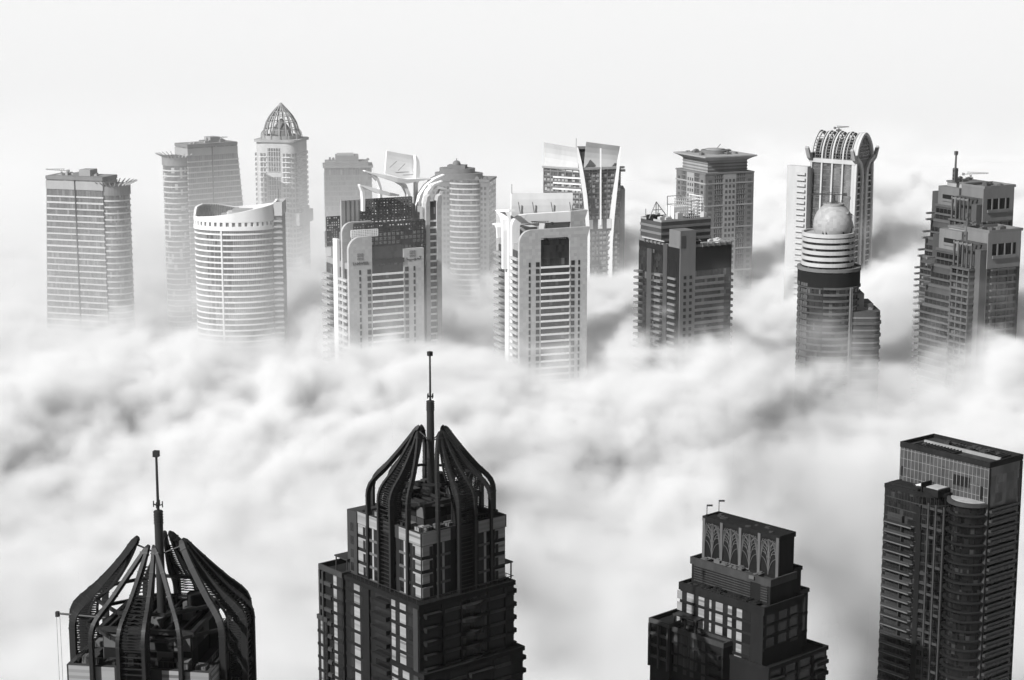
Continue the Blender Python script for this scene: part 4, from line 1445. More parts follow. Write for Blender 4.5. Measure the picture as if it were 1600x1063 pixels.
# ------------------------------------------------------------------ stepped residential towers on the right
def stepped_tower(label, px, Y, pz, seed, mastdir):
    """pz: pixel rows of the right parapet, plant box top."""
    T = Tower('stepped_tower', label, px, Y, 28, 'twin stepped residential towers with masts')
    rt = T.root
    rng = random.Random(seed)
    x0, x1, y0, y1 = -11, 9.3, -19.5, 20
    zt = T.z(pz[0], y0)
    fh = 3.25
    MB().box(x0, x1, y0, y1, 0, zt - 2).build('body', M['dark'], rt)
    fr, ri, bk, le = rect_faces(rt, x0, x1, y0, y1)
    # right block with tiled parapet and a big opening's shade painted black
    fr.piece('attic_wall', -.7, zt - 14, 20.2, 17.0, .5, 'mid')
    fr.piece('attic_opening_shade', -.8, zt - 9.5, 14.5, 7.2, .6, 'black')  # black sheet in place of the shade inside the opening
    fr.piece('attic_rail', -.8, zt - 9.4, 14.5, 1.6, 1.2, 'mid')
    for u in (-5, -.5, 4):
        fr.piece('attic_post', u, zt - 9.4, .7, 7.1, 1.0, 'mid')
    MB().box(x0, x1 + .4, y0 + .5, y0 + 17, zt - 2, zt + 3).build('attic', M['mid'], rt)
    parapet(rt, x0 - .1, x1 + .5, y0 - .5, y0 + 17, zt + 3, 1.3, .5, 'mid')
    zs = frange(ZB - 2, zt - 14, fh)
    fr.piece('glass_wall', -.8, ZB - 20, 14.4, zt - 14 - ZB + 20, .15, 'glass_dark')
    for z in zs:
        fr.piece('floor_band', -.8, z, 14.6, .8, 1.4, 'midark')
    for u in (-3.6, 2.5):
        fr.piece('pier', u, ZB - 20, .8, zt - 14 - ZB + 20, .5, 'midark')
    fr.grid([7.8], [z + .9 for z in zs], 1.5, 1.8, 'windows', 'win')
    fr.grid([-9.3], [z + .9 for z in zs], 1.2, 1.8, 'windows', 'win')
    ri.grid(frange(-17, 18, 3.2), [z + .9 for z in zs], 1.6, 1.8, 'windows', 'win')
    for z in zs:
        ri.piece('balcony', -14, z, 6, 1.2, 1.2, 'midark')
        ri.piece('balcony', 10, z, 8, 1.2, 1.4, 'midark')
    # projecting middle bay of the left face with tall posts at the top
    zm = zt - 3
    mx0 = x0 - 6.5
    MB().box(mx0, x0, y0 + 4, y0 + 17, 0, zm - 11).build('middle_bay', M['dark'], rt)
    ml = Face(rt, mx0, y0 + 10.5, -math.pi / 2)
    mf = Face(rt, (mx0 + x0) / 2, y0 + 4, 0)
    for u in (-6.1, -3.0, 0, 3.0, 6.1):
        ml.piece('roof_post', u, zm - 11, .8, 12, .8, 'midark', out=-.9)
        MB().box(mx0, x0 + .5, y0 + 10.1 - u, y0 + 10.9 - u, zm, zm + 1.0).build('roof_beam', M['mid'], rt)
    MB().box(mx0 + .2, mx0 + 1.1, y0 + 4, y0 + 17, zm - .4, zm + .5).build('roof_beam', M['mid'], rt)
    for z in frange(ZB - 2, zm - 11, fh):
        ml.piece('balcony', 0, z, 13.6, .9, 1.3, 'midark')
        mf.piece('floor_band', 0, z, 6.4, .9, .4, 'midark')
    ml.piece('glass_wall', 0, ZB - 20, 12, zm - 12 - ZB + 20, .15, 'glass_dark')
    for u in (-6.2, -2, 2, 6.2):
        ml.piece('pier', u, ZB - 20, .7, zm - 11 - ZB + 20, .9, 'midark')
    mf.grid([0], frange(ZB, zm - 14, fh), 2.4, 1.9, 'windows', 'win')
    MB().box(x0 - 4, x0 + 1, y0 + .5, y0 + 4.5, 0, zt - 5).build('corner_turret', M['midark'], rt)
    # left terraces stepping down and out
    zl = [zt - 9, zt - 17, zt - 27, zt - 37]
    yy = [y1 - 4.5, y1 - 2.0, y1 + .8, y1 + 3.0]
    for k, (z, y) in enumerate(zip(zl, yy)):
        xo = x0 - 1.2 - .9 * k
        MB().box(xo, x0 + 6 + .1 * k, y0 + 17.2, y, 0, z).build('terrace_block', M['dark'], rt)
        tl = Face(rt, xo, (y0 + 17.2 + y) / 2, -math.pi / 2)
        n = y - y0 - 17.2
        tl.piece('terrace_wall', 0, z - .3, n + .4, 1.3, .4, 'midark')
        z_lo = zl[k + 1] if k < 3 else ZB - 2
        for zz_ in frange(z_lo + .3, z - 3.5, fh):
            tl.piece('balcony', 0, zz_, n - 1, .8, 1.0, 'midark')
            tl.grid(frange(-n / 2 + 1.8, n / 2 - 1, 3.0), [zz_ + 1.0], 2.6, 2.2, 'windows', 'win')
        bl = Face(rt, x0, y, math.pi)
        for zz_ in frange(z_lo + .3, z - 3.5, fh):
            bl.piece('balcony', 3.0, zz_, 7.5, 1.0, 1.2, 'mid')
    # upper left block with loggia
    MB().box(x0 - 1.2, x0 + 9, y0 + 17.3, y1 - 6, zl[0], zt + 1.5).build('upper_block', M['mid'], rt)
    ul = Face(rt, x0 - 1.2, (y0 + 17.3 + y1 - 6) / 2, -math.pi / 2)
    ul.piece('loggia', 0, zt - 6, 9, 3.4, .1, 'black')  # shade inside the loggia, painted as a black sheet
    ul.piece('loggia_rail', 0, zt - 6, 9, 1.2, .5, 'mid')
    # plant room and mast
    zp = T.z(pz[1], 0)
    MB().box(-9, 6, -3, 11, zt - 2, zp).build('plant_room', M['light'], rt)
    MB().box(-9.4, 6.4, -3.4, 11.4, zp - .1, zp + .7).build('roof_cap', M['mid'], rt)
    MB().box(4, 8.8, 2, 14, zt - 2, zp - 4).build('plant_room', M['mid'], rt)
    roof_units(rt, 5, -8, 6, -2, 12, zp + .7, 'midark', seed, 1.6)
    roof_units(rt, 4, -8, 9, y0 + 2, -4, zt + 3, 'midark', seed + 1, 1.6)
    p = T.L(pz[2], pz[1], ly=-4 if mastdir else 2)
    ztop, zthick = T.L(pz[2], pz[3], ly=p.y).z, T.L(pz[2], pz[4], ly=p.y).z
    zb = zp + .6 if not mastdir else zt - 8
    MB().box(p.x - 1.0, p.x + 1.0, p.y - 1, p.y + 1, zb, zthick).build('mast_base', M['midark'], rt)
    MB().tube([(p.x, p.y, zthick), (p.x, p.y, ztop)], [.6, .45]).build('mast', M['midark'], rt)
    MB().box(p.x - .7, p.x + .7, p.y - .7, p.y + .7, ztop - 1.5, ztop + .5).build('mast_head', M['midark'], rt)
    for h in (.25, .5, .8):
        MB().box(p.x - 1.7, p.x + 1.7, p.y - .3, p.y + .3, zb + (zthick - zb) * h, zb + (zthick - zb) * h + .5).build('mast_bracket', M['midark'], rt)
    return T, zp


N1, zp1 = stepped_tower('taller stepped residential tower with tall mast and roof crane, rear one of two', 1518, 1195, (306, 286, 1492, 238, 263), 71, 0)
_ = crane('long roof crane on the taller stepped residential tower', N1.world((4, 8, zp1 + .7)), R(-8), 13, 2.4)
N2, zp2 = stepped_tower('shorter stepped residential tower standing in front of its taller twin', 1527, 1103, (376, 357, 1511, 335, 362), 75, 1)


# ------------------------------------------------------------------ foreground: crowned towers
CROWN = [(0, 1.0), (.08, .995), (.17, .965), (.25, .905), (.335, .81), (.43, .70), (.65, .49), (.85, .32), (1.0, .21)]


def _smooth_profile(pts, n=3):
    out = []
    for i in range(len(pts) - 1):
        p0, p1, p2, p3 = pts[max(i - 1, 0)], pts[i], pts[i + 1], pts[min(i + 2, len(pts) - 1)]
        for k in range(n):
            t = k / n
            out.append(tuple(.5 * (2 * b + (c - a) * t + (2 * a - 5 * b + 4 * c - d) * t * t + (3 * b - a - 3 * c + d) * t ** 3) for a, b, c, d in zip(p0, p1, p2, p3)))
    return out + [pts[-1]]


CROWN = _smooth_profile(CROWN)


def crown(T, hw, zpar, zstart, ztip, zfoot, inner=8.8, near=2.6, seed=1, k_out=1.0, tip=.21):
    """Onion of four rib petals, each with four curved ribs and a ladder between its middle two."""
    rt = T.root
    d = hw + .55
    H = ztip - zstart
    rng = random.Random(seed)
    for k in range(4):
        a = k * math.pi / 2
        n = Vector((math.sin(a), -math.cos(a), 0))
        tv = Vector((math.cos(a), math.sin(a), 0))

        def P(f, r, u, o=0.0):
            w = max(0.0, (r - .21) / .79)
            kk = 1 - (1 - k_out) * w if abs(u) == inner else 1.0
            return n * ((r + (tip - .21) * max(0.0, f) ** 2) * d * kk + o) + tv * (u * (w ** .85) + (.45 if u > 0 else -.45) * (1 - w)) + Vector((0, 0, zstart + H * f))
        for u in (-inner, -near, near, inner):
            dk = d * (k_out if abs(u) == inner else 1.0)
            path = [n * dk + tv * u + Vector((0, 0, zfoot)), n * dk + tv * u + Vector((0, 0, zpar))] + [P(f, r, u) for f, r in CROWN]
            wid = [.72] * (len(path) - 4) + [.68, .6, .5, .3]
            dep = [1.2] * (len(path) - 1) + [.6]
            mb = MB().sweep(path, wid, dep, side=tv)
            mb.build('arch_rib', M['rib'], rt)
            mb = MB()
            for i in range(3, len(path) - 2, 3):     # bolted joint cuffs
                t_ = (path[i + 1] - path[i - 1]).normalized()
                mb.bar(path[i] - t_ * .13, path[i] + t_ * .13, .84, 1.33, side=tv)
            mb.build('rib_cuffs', M['steel'], rt, stuff=True)
        # second, inner pair of ribs a little behind, and the ladder of cross pieces between
        for u in (-near, near):
            path = [n * (d - 3.2) + tv * u * .9 + Vector((0, 0, zpar - 9))] + [P(f * .985, r * .985, u * .9, -3.0 * min(1, (1 - f) * 1.6)) for f, r in CROWN]
            MB().sweep(path, .36, .45, side=tv).build('inner_rib', M['rib'], rt)
        mb = MB()
        pts = []
        z = zpar - 22
        while z < zstart:
            pts.append((n * (d - .1) + tv * (-near) + Vector((0, 0, z)), n * (d - .1) + tv * near + Vector((0, 0, z))))
            z += 1.15
        fs = 0.0
        cf = [c[0] for c in CROWN]
        while fs < .8:
            j = max(i for i in range(len(cf) - 1) if cf[i] <= fs)
            g = (fs - cf[j]) / (cf[j + 1] - cf[j])
            r = CROWN[j][1] + (CROWN[j + 1][1] - CROWN[j][1]) * g
            pts.append((P(fs, r, -near), P(fs, r, near)))
            fs += .034
        for i, (p, q) in enumerate(pts):
            mb.bar(p, q, .16, .22)
            if i + 1 < len(pts) and i >= len(pts) - 24:
                p2, q2 = pts[i + 1]
                m_ = (p + q) / 2
                mb.bar(p, (p2 + q2) / 2, .11, .11)
                mb.bar(q, (p2 + q2) / 2, .11, .11)
        mb.build('ladder_lattice', M['rib'], rt, stuff=True)
        # ladder between each outer rib and its own inner shadow rib (seen edge on at the silhouette)
        mb = MB()
        for u in (-near, near):
            last = None
            for f in frange(-.62, .80, .03):
                j = max([i for i in range(len(cf) - 1) if cf[i] <= f] or [0])
                g = max(0, f - cf[j]) / (cf[j + 1] - cf[j])
                r = CROWN[j][1] + (CROWN[j + 1][1] - CROWN[j][1]) * g
                p, q = P(f, r, u), P(f * .985, r * .985, u * .9, -3.0 * min(1, (1 - f) * 1.6))
                mb.bar(p, q, .22, .22)
                if last:
                    mb.bar(last, q, .18, .18)
                last = p
        mb.build('truss_web', M['rib'], rt, stuff=True)
        apex = P(.93, .24, .45)
        MB().tube([apex, Vector((0, 0, zstart + H * .8))], .17).build('tie_rod', M['rib'], rt)
    # ring beams
    for f, r in ((.30, .70), (.02, .80)):
        z = zstart + H * f
        q = []
        for j in range(8):
            t = R(22.5 + 45 * j)
            q.append(Vector((r * d * 1.02 * math.cos(t), r * d * 1.02 * math.sin(t), z)))
        for j in range(8):
            MB().bar(q[j], q[(j + 1) % 8], .55, .6).build('ring_beam', M['rib'], rt)


def mast(T, zbase, zthick, ztop, r=1.0):
    rt = T.root
    MB().tube([(0, 0, zbase), (0, 0, zthick - 3), (0, 0, zthick)], [r * 1.05, r, r * .95], 12).build('mast_column', M['steel'], rt, smooth=True)
    for k in range(5):
        MB().prism(ellipse(r * 1.12, r * 1.12, 12), zthick - 2.6 + k * .55, zthick - 2.35 + k * .55).build('mast_collar', M['steel'], rt)
    MB().tube([(0, 0, zthick), (0, 0, ztop)], [.3, .24], 8).build('mast_rod', M['steel'], rt)
    MB().box(-.55, .55, -.55, .55, ztop - 1.0, ztop + .15).build('mast_head', M['steel'], rt)
    mb = MB()
    for a in range(4):
        t = a * math.pi / 2
        c, s = math.cos(t), math.sin(t)
        mb.bar((0, 0, zthick + .9), (c * .9, s * .9, zthick + 1.3), .2)
        mb.bar((c * .9, s * .9, zthick + .7), (c * .9, s * .9, zthick + 1.9), .18)
    mb.build('lamp_cluster', M['steel'], rt, stuff=True)


def crown_roof(T, hw, zpar, seed=1):
    """Plant rooms, tanks and catwalks under the crown."""
    rt = T.root
    rng = random.Random(seed)
    MB().box(-hw + .7, hw - .7, -hw + .7, hw - .7, zpar - 2.0, zpar - 1.5).build('roof_deck', M['roof'], rt)
    o = [(-hw - .25, -hw - .25), (hw + .25, -hw - .25), (hw + .25, hw + .25), (-hw - .25, hw + .25)]
    i = [(-hw + .7, -hw + .7), (hw - .7, -hw + .7), (hw - .7, hw - .7), (-hw + .7, hw - .7)]
    MB().annulus(o, i, zpar - 3.4, zpar).build('parapet', M['fgmid'], rt)
    b = hw - 5.2
    MB().box(-b, b, -b, b, zpar - 1.5, zpar + 5.2).build('plant_room', M['fgdark'], rt)
    for f, n in zip(rect_faces(rt, -b, b, -b, b), range(4)):
        m_ = 5
        for k in range(m_):
            for r in range(2):
                if rng.random() < .75:
                    f.piece('wall_panel', -b + (k + .5) * 2 * b / m_, zpar - 1.3 + r * 3.2, 2 * b / m_ - .25, 2.9, .18, rng.choice(['fgmid', 'fglight', 'fgdark', 'fgdark']))
    for f in rect_faces(rt, -b, b, -b, b):
        f.piece('roof_beam', 0, zpar + 5.2, 2 * b + 1.6, .9, .9, 'steel', out=-.1)
    for k in range(6):
        MB().box(-b + 1 + k * 2.9, -b + 1.5 + k * 2.9, -b, b, zpar + 5.4, zpar + 6.1).build('roof_joist', M['steel'], rt)
    for k in range(9):
        w, h = rng.uniform(1.2, 3), rng.uniform(1, 2.6)
        x, y = rng.uniform(-b, b - 2), rng.uniform(-b, b - 2)
        MB().box(x, x + w, y, y + rng.uniform(1.2, 3), zpar + 5.2, zpar + 5.2 + h).build('roof_unit', M[rng.choice(['fgdark', 'fgmid', 'fglight'])], rt)
    MB().tube([(b - 3, b - 4, zpar + 5.2), (b - 3, b - 4, zpar + 9)], 2.1, 16).build('water_tank', M['fgdark'], rt, smooth=True)
    mb = MB()
    for k in range(26):
        x = -hw + 1.6 + k * (2 * hw - 3.2) / 25
        for y in (-hw + 1.2, hw - 1.2):
            mb.box(x - .05, x + .05, y - .05, y + .05, zpar, zpar + 1.1)
            mb.box(y - .05, y + .05, x - .05, x + .05, zpar, zpar + 1.1)
    for y in (-hw + 1.2, hw - 1.2):
        mb.box(-hw + 1.6, hw - 1.6, y - .05, y + .05, zpar + 1.05, zpar + 1.15)
        mb.box(y - .05, y + .05, -hw + 1.6, hw - 1.6, zpar + 1.05, zpar + 1.15)
    mb.build('guard_rail', M['steel'], rt, stuff=True)
    for k in range(7):           # ducts and machines in the gutter between parapet and plant room
        y = -hw + 3 + k * 3.6
        MB().box(-hw + 1.5, -hw + 3.5 + rng.random(), y, y + 2.2, zpar - 1.5, zpar + .2 + rng.random()).build('roof_unit', M[rng.choice(['fgmid', 'fglight', 'fgpale'])], rt)
        MB().box(y, y + 2.2, -hw + 1.5, -hw + 3.5 + rng.random(), zpar - 1.5, zpar + .2 + rng.random()).build('roof_unit', M[rng.choice(['fgmid', 'fgdark', 'fglight'])], rt)


def crowned_upper(T, hw, zpar, floors, fh):
    """Top storeys under the crown: white corner panels, paired windows, bays shaded by black sheets."""
    rt = T.root
    zl = zpar - 3.4 - floors * fh
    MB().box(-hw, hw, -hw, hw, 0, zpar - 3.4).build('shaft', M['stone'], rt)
    for k, f in enumerate(rect_faces(rt, -hw, hw, -hw, hw)):
        lit = k == 3
        f.piece('parapet_panel', -hw + 2.6, zpar - 3.3, 5.0, 3.2, .3, 'panel')
        f.piece('parapet_panel', hw - 2.6, zpar - 3.3, 5.0, 3.2, .3, 'panel')
        for c in (-7.0, 7.0):
            f.piece('parapet_panel', c, zpar - 3.3, 4.6, 3.2, .3, 'panel')
        f.piece('bay_recess_shade', 0, zl, 6.0, floors * fh + 1, .04, 'black')  # thin black sheet paints the bay's inner shade
        for r in range(floors):
            z = zl + r * fh
            f.piece('bay_slab', 0, z, 5.9, .55, .35, 'fgdark')
            for c in (-hw + 1.9, hw - 1.9):
                f.piece('wall_panel', c, z + .9, 3.4, fh - 1.0, .14, 'panel')
            for c in (-8.3, -5.7, 5.7, 8.3):
                f.piece('window', c, z + .75, 1.7, fh - 1.1, .08, 'win')
            for c in (-7.0, 7.0):
                f.piece('window_post', c, z + .5, .7, fh - .5, .2, 'fgpale')
                f.piece('window_sill', c, z, 4.5, .62, .32, 'fglight')
            # corner windows
            f.piece('corner_window', -hw + 3.0, z + .8, 1.0, fh - 1.3, .2, 'win')
            f.piece('corner_window', hw - 3.0, z + .8, 1.0, fh - 1.3, .2, 'win')


def residential_side(f, u0, u1, ztop, zbot, fh, cols):
    """Rows of wall pieces down one face. cols: (u, width, kind)."""
    z = ztop - fh
    while z > zbot:
        f.piece('floor_band', (u0 + u1) / 2, z - .05, u1 - u0, .75, .22, 'brown')
        for u, w, kind in cols:
            if kind == 'light':
                f.piece('wall_panel', u, z + .8, w, fh - 1.0, .12, 'panel')
            elif kind == 'dark':
                f.piece('window', u, z + .8, w, fh - 1.0, .06, 'win')
            elif kind == 'sill':
                wd = f.piece('window', u, z + .95, w, fh - 1.1, .06, 'win')
                under(f.piece('sill', u, z + .1, w, .85, .5, 'fgmid'), wd)
            elif kind == 'balcony':
                f.piece('window', u, z + .8, w, fh - 1.0, .04, 'win')
                f.piece('balcony', u, z, w + .3, 1.15, 1.5, 'fgdark')
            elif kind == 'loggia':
                f.piece('loggia_recess_shade', u, z + .5, w, fh - .6, .05, 'black')  # the loggia's inner shade, painted black on the wall
                f.piece('balcony', u, z, w, 1.0, .7, 'fgmid')
        z -= fh


def centre_crowned_tower():
    T = Tower('crowned_tower', 'dark residential tower in the middle with pointed rib crown, mast and stepped sides', 674, 593, 40, 'twin crowned towers with rib onions and masts', 833)
    rt = T.root
    hw, fh = 14.0, 3.7
    zpar = T.L(665, 833, ly=-hw).z
    ztip = T.L(692, 671, ly=-3.0).z
    crowned_upper(T, hw, zpar, 4, fh)
    crown_roof(T, hw, zpar, 3)
    z2 = zpar - 3.4 - 4 * fh
    crown(T, 14.65, zpar, zpar + 5.0, ztip, z2 - 22, 8.8, 2.6, 2, .94, .29)
    zt, zm = T.L(674, 626, ly=0).z, T.L(674, 550, ly=0).z
    mast(T, zpar + 5, zt, zm)
    # second tier: wider body with a wing to the far left
    zb = 138.0
    x0, x1, y0, y1 = -16.6, 15.2, -16.2, 16.6
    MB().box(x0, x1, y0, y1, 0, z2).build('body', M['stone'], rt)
    MB().box(x0 - .35, x1 + .35, y0 - .35, y1 + .35, z2 - 1.0, z2 + .25).build('terrace_edge', M['fgdark'], rt)
    mb = MB()
    for u in frange(-15, 15, 1.9):
        mb.box(u - .06, u + .06, y0 + .1, y0 + .25, z2 + .2, z2 + 1.5)
        mb.box(x0 + .1, x0 + .25, u - .06, u + .06, z2 + .2, z2 + 1.5)
        mb.box(x1 - .25, x1 - .1, u - .06, u + .06, z2 + .2, z2 + 1.5)
    mb.box(x0, x1, y0 + .1, y0 + .25, z2 + 1.4, z2 + 1.55)
    mb.box(x0 + .1, x0 + .25, y0, y1, z2 + 1.4, z2 + 1.55)
    mb.box(x1 - .25, x1 - .1, y0, y1, z2 + 1.4, z2 + 1.55)
    mb.build('terrace_rail', M['steel'], rt, stuff=True)
    yw = 27.6
    zw = z2 - .6
    MB().box(x0 - .8, x0 + 13, y1, yw, 0, zw).build('wing', M['stone'], rt)
    parapet(rt, x0 - 1.1, x0 + 13, y1 + .1, yw + .3, zw, 1.5, .5, 'fgmid')
    le = Face(rt, x0, 0, -math.pi / 2)        # u = -y
    cols = [(12.8, 2.6, 'dark'), (9.3, 2.6, 'light'), (7.2, 1.2, 'dark'), (5.2, 1.7, 'light'), (-11.2, 2.6, 'light'), (-13.6, 1.4, 'dark'), (-9.4, .9, 'dark')]
    residential_side(le, -16.6, 16.2, z2, zb, fh, cols)
    residential_side(le, -3.4, 4.0, z2, zb, fh, [(.3, 6.6, 'balcony')])
    le.piece('corner_pier', 15.0, zb, 2.0, z2 - zb - 1, .35, 'fgmid')
    le.piece('corner_pier', -6.6, zb, 3.0, z2 - zb - 1, .6, 'fgdark')
    lw = Face(rt, x0 - .8, 0, -math.pi / 2)
    residential_side(lw, -yw, -16.7, zw, zb, fh, [(-18.3, 2.2, 'dark'), (-20.2, 1.5, 'light'), (-23.4, 3.6, 'loggia'), (-26.2, 1.6, 'loggia')])
    lw.piece('corner_pier', -27.3, zb, .7, zw - zb, .5, 'fgmid')
    lw.piece('corner_pier', -25.2, zb, .6, zw - zb, .9, 'fgmid')
    zz = z2 - 4 * fh
    MB().box(x0 - 1.5, x0 + 12, 23.4, yw + .4, 0, zz).build('lower_wing', M['stone'], rt)
    parapet(rt, x0 - 1.7, x0 + 12, 23.3, yw + .6, zz, 1.3, .45, 'fgmid')
    lv = Face(rt, x0 - 1.5, 0, -math.pi / 2)
    residential_side(lv, -yw - .4, -23.4, zz, zb, fh, [(-24.4, 1.2, 'dark'), (-25.8, 1.3, 'light'), (-27.3, 1.2, 'dark')])
    fw = Face(rt, x0 - 1.7, 24.2, 0)
    fr = Face(rt, 0, y0, 0)
    fcols = [(-5.9, 5.0, 'sill'), (9.3, 5.2, 'sill'), (-12.7, 4.8, 'balcony'), (13.8, 2.0, 'dark')]
    residential_side(fr, x0, x1, z2, zb, fh, fcols)
    # gently bowed balcony bay in the middle of the right-hand face
    bay = [(-3.2, 0), (-2.4, -1.3), (0, -2.2), (2.0, -1.9), (4.6, -.2), (6.4, -.6), (6.6, 0)]
    bm_ = MB().prism(bay, 0, .95).mesh('balcony', M['fgdark'])
    for z in frange(zb, z2 - fh, fh):
        part('balcony', bm_, rt, (0, y0, z2 - fh - (z - zb) if z2 - fh - (z - zb) > zb else zb))
    fr.piece('bay_glass', 1.6, zb, 8.6, z2 - zb - 1.4, .05, 'glass_tower')
    for u in (-8.8, -2.9, 6.4, 12.2):
        fr.piece('pier', u, zb, .7, z2 - zb - 1, .42, 'fgdark')
    ri = Face(rt, x1, 0, math.pi / 2)
    residential_side(ri, y0, y1, z2, zb, fh, [(-13.5, 4.0, 'balcony'), (-8, 3, 'dark'), (0, 5.0, 'balcony'), (9, 4, 'sill'), (14, 3.6, 'balcony')])
    # third tier: lower storeys step out again
    z3 = z2 - 5 * fh
    MB().box(x0 - .1, x1 + 1.5, y0 - 2.0, y0 + 12, 0, z3).build('lower_body', M['stone'], rt)
    MB().box(x0 - .4, x1 + 1.9, y0 - 2.4, y0 + 12.4, z3 - .7, z3 + .5).build('terrace_edge', M['fgdark'], rt)
    f3 = Face(rt, 0, y0 - 2.0, 0)
    residential_side(f3, x0, x1 + 1.5, z3, zb, fh, [(-12.5, 5, 'balcony'), (-5.6, 5.2, 'sill'), (9.5, 5.4, 'sill'), (1.8, 7.6, 'balcony')])
    l3 = Face(rt, x0 - .1, 0, -math.pi / 2)
    residential_side(l3, 4.4, 18.2, z3, zb, fh, [(15.8, 3.2, 'balcony'), (10.6, 2.8, 'light'), (8.4, 1.2, 'dark'), (6.2, 1.8, 'light')])
    r3 = Face(rt, x1 + 1.5, 0, math.pi / 2)
    residential_side(r3, y0 - 2, y0 + 12, z3, zb, fh, [(-16.0, 3.4, 'balcony'), (-10, 4.2, 'balcony')])
    # pergola canopies on the terraces
    for (cx, cyy, w, d_) in ((x0 + 5.2, y1 + 3.5, 8.5, 6.0), (x1 - 2.6, y0 + 9.5, 8.0, 15.0)):
        zc = (zw if cyy > y1 else z2) + 4.4
        MB().box(cx - w / 2, cx + w / 2, cyy - d_ / 2, cyy + d_ / 2, zc, zc + .35).build('pergola_roof', M['steel'], rt)
        for sx in (-1, 1):
            for sy in (-1, 1):
                MB().box(cx + sx * (w / 2 - .4) - .15, cx + sx * (w / 2 - .4) + .15, cyy + sy * (d_ / 2 - .4) - .15, cyy + sy * (d_ / 2 - .4) + .15, zc - 4.4, zc).build('pergola_post', M['fgmid'], rt)
    # attic stub at the far left corner, with slit windows
    MB().box(-hw - .6, -hw + 9, hw - .2, hw + 4.2, z2, zpar - .3).build('corner_block', M['fgmid'], rt)
    lb = Face(rt, -hw - .6, hw + 2, -math.pi / 2)
    bb = Face(rt, -hw + 4, hw + 4.2, math.pi)
    for r in range(4):
        lb.piece('window', 0, z2 + 1.2 + r * fh, 1.4, 2.3, .06, 'win')
    rs = Face(rt, hw, 0, math.pi / 2)
    for r in range(4):
        rs.piece('balcony', -7, z2 + r * fh, 5.5, 1.1, 1.3, 'fgmid')
        rs.piece('balcony', 8, z2 + r * fh, 6.5, 1.1, 1.3, 'fgmid')


centre_crowned_tower()


def left_crowned_tower():
    T = Tower('crowned_tower', 'crown of a dark tower rising from the bottom edge, ribs, mast and cable davit', 248, 432, -9, 'twin crowned towers with rib onions and masts', 820)
    rt = T.root
    hw = 14.0
    zpar = T.L(250, 1046, ly=-hw).z
    ztip = T.L(213, 851, lx=-3.0).z
    crowned_upper(T, hw, zpar, 4, 3.7)
    crown_roof(T, hw, zpar, 9)
    zs = zpar + 5.0
    crown(T, 16.9, zpar, zs, ztip, zpar - 40, 8.8, 2.5, 5, .86, .26)
    zt, zm = T.L(248, 798, ly=0).z, T.L(248, 706, ly=0).z
    mast(T, zpar + 5, zt, zm, .85)
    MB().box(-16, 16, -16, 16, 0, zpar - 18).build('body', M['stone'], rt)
    # davit arm with two hanging cables, lashed outside the left petal
    d = thing('davit', 'thin dark davit arm with hanging cables beside the left rib crown', 'davit', T.world((-hw + 3, -3, zpar - 1.5)), T.a)
    z0 = T.L(118, 962, ly=-3).z - (zpar - 1.5)
    xa = T.L(90, 960, ly=-3).x - (-hw + 3)
    MB().tube([(0, 0, 0), (0, 0, z0)], .22).build('post', M['steel'], d)
    MB().tube([(1.5, 0, z0 - .2), (xa, 0, z0 + .25)], [.28, .2]).build('arm', M['steel'], d)
    MB().box(xa - .35, xa + .3, -.35, .35, z0 - .4, z0 + .6).build('pulley_box', M['steel'], d)
    for o in (-.25, .45):
        MB().tube([(xa + o, 0, z0), (xa + o, 0, z0 - 42)], .035, 4).build('cable', M['steel'], d)


left_crowned_tower()


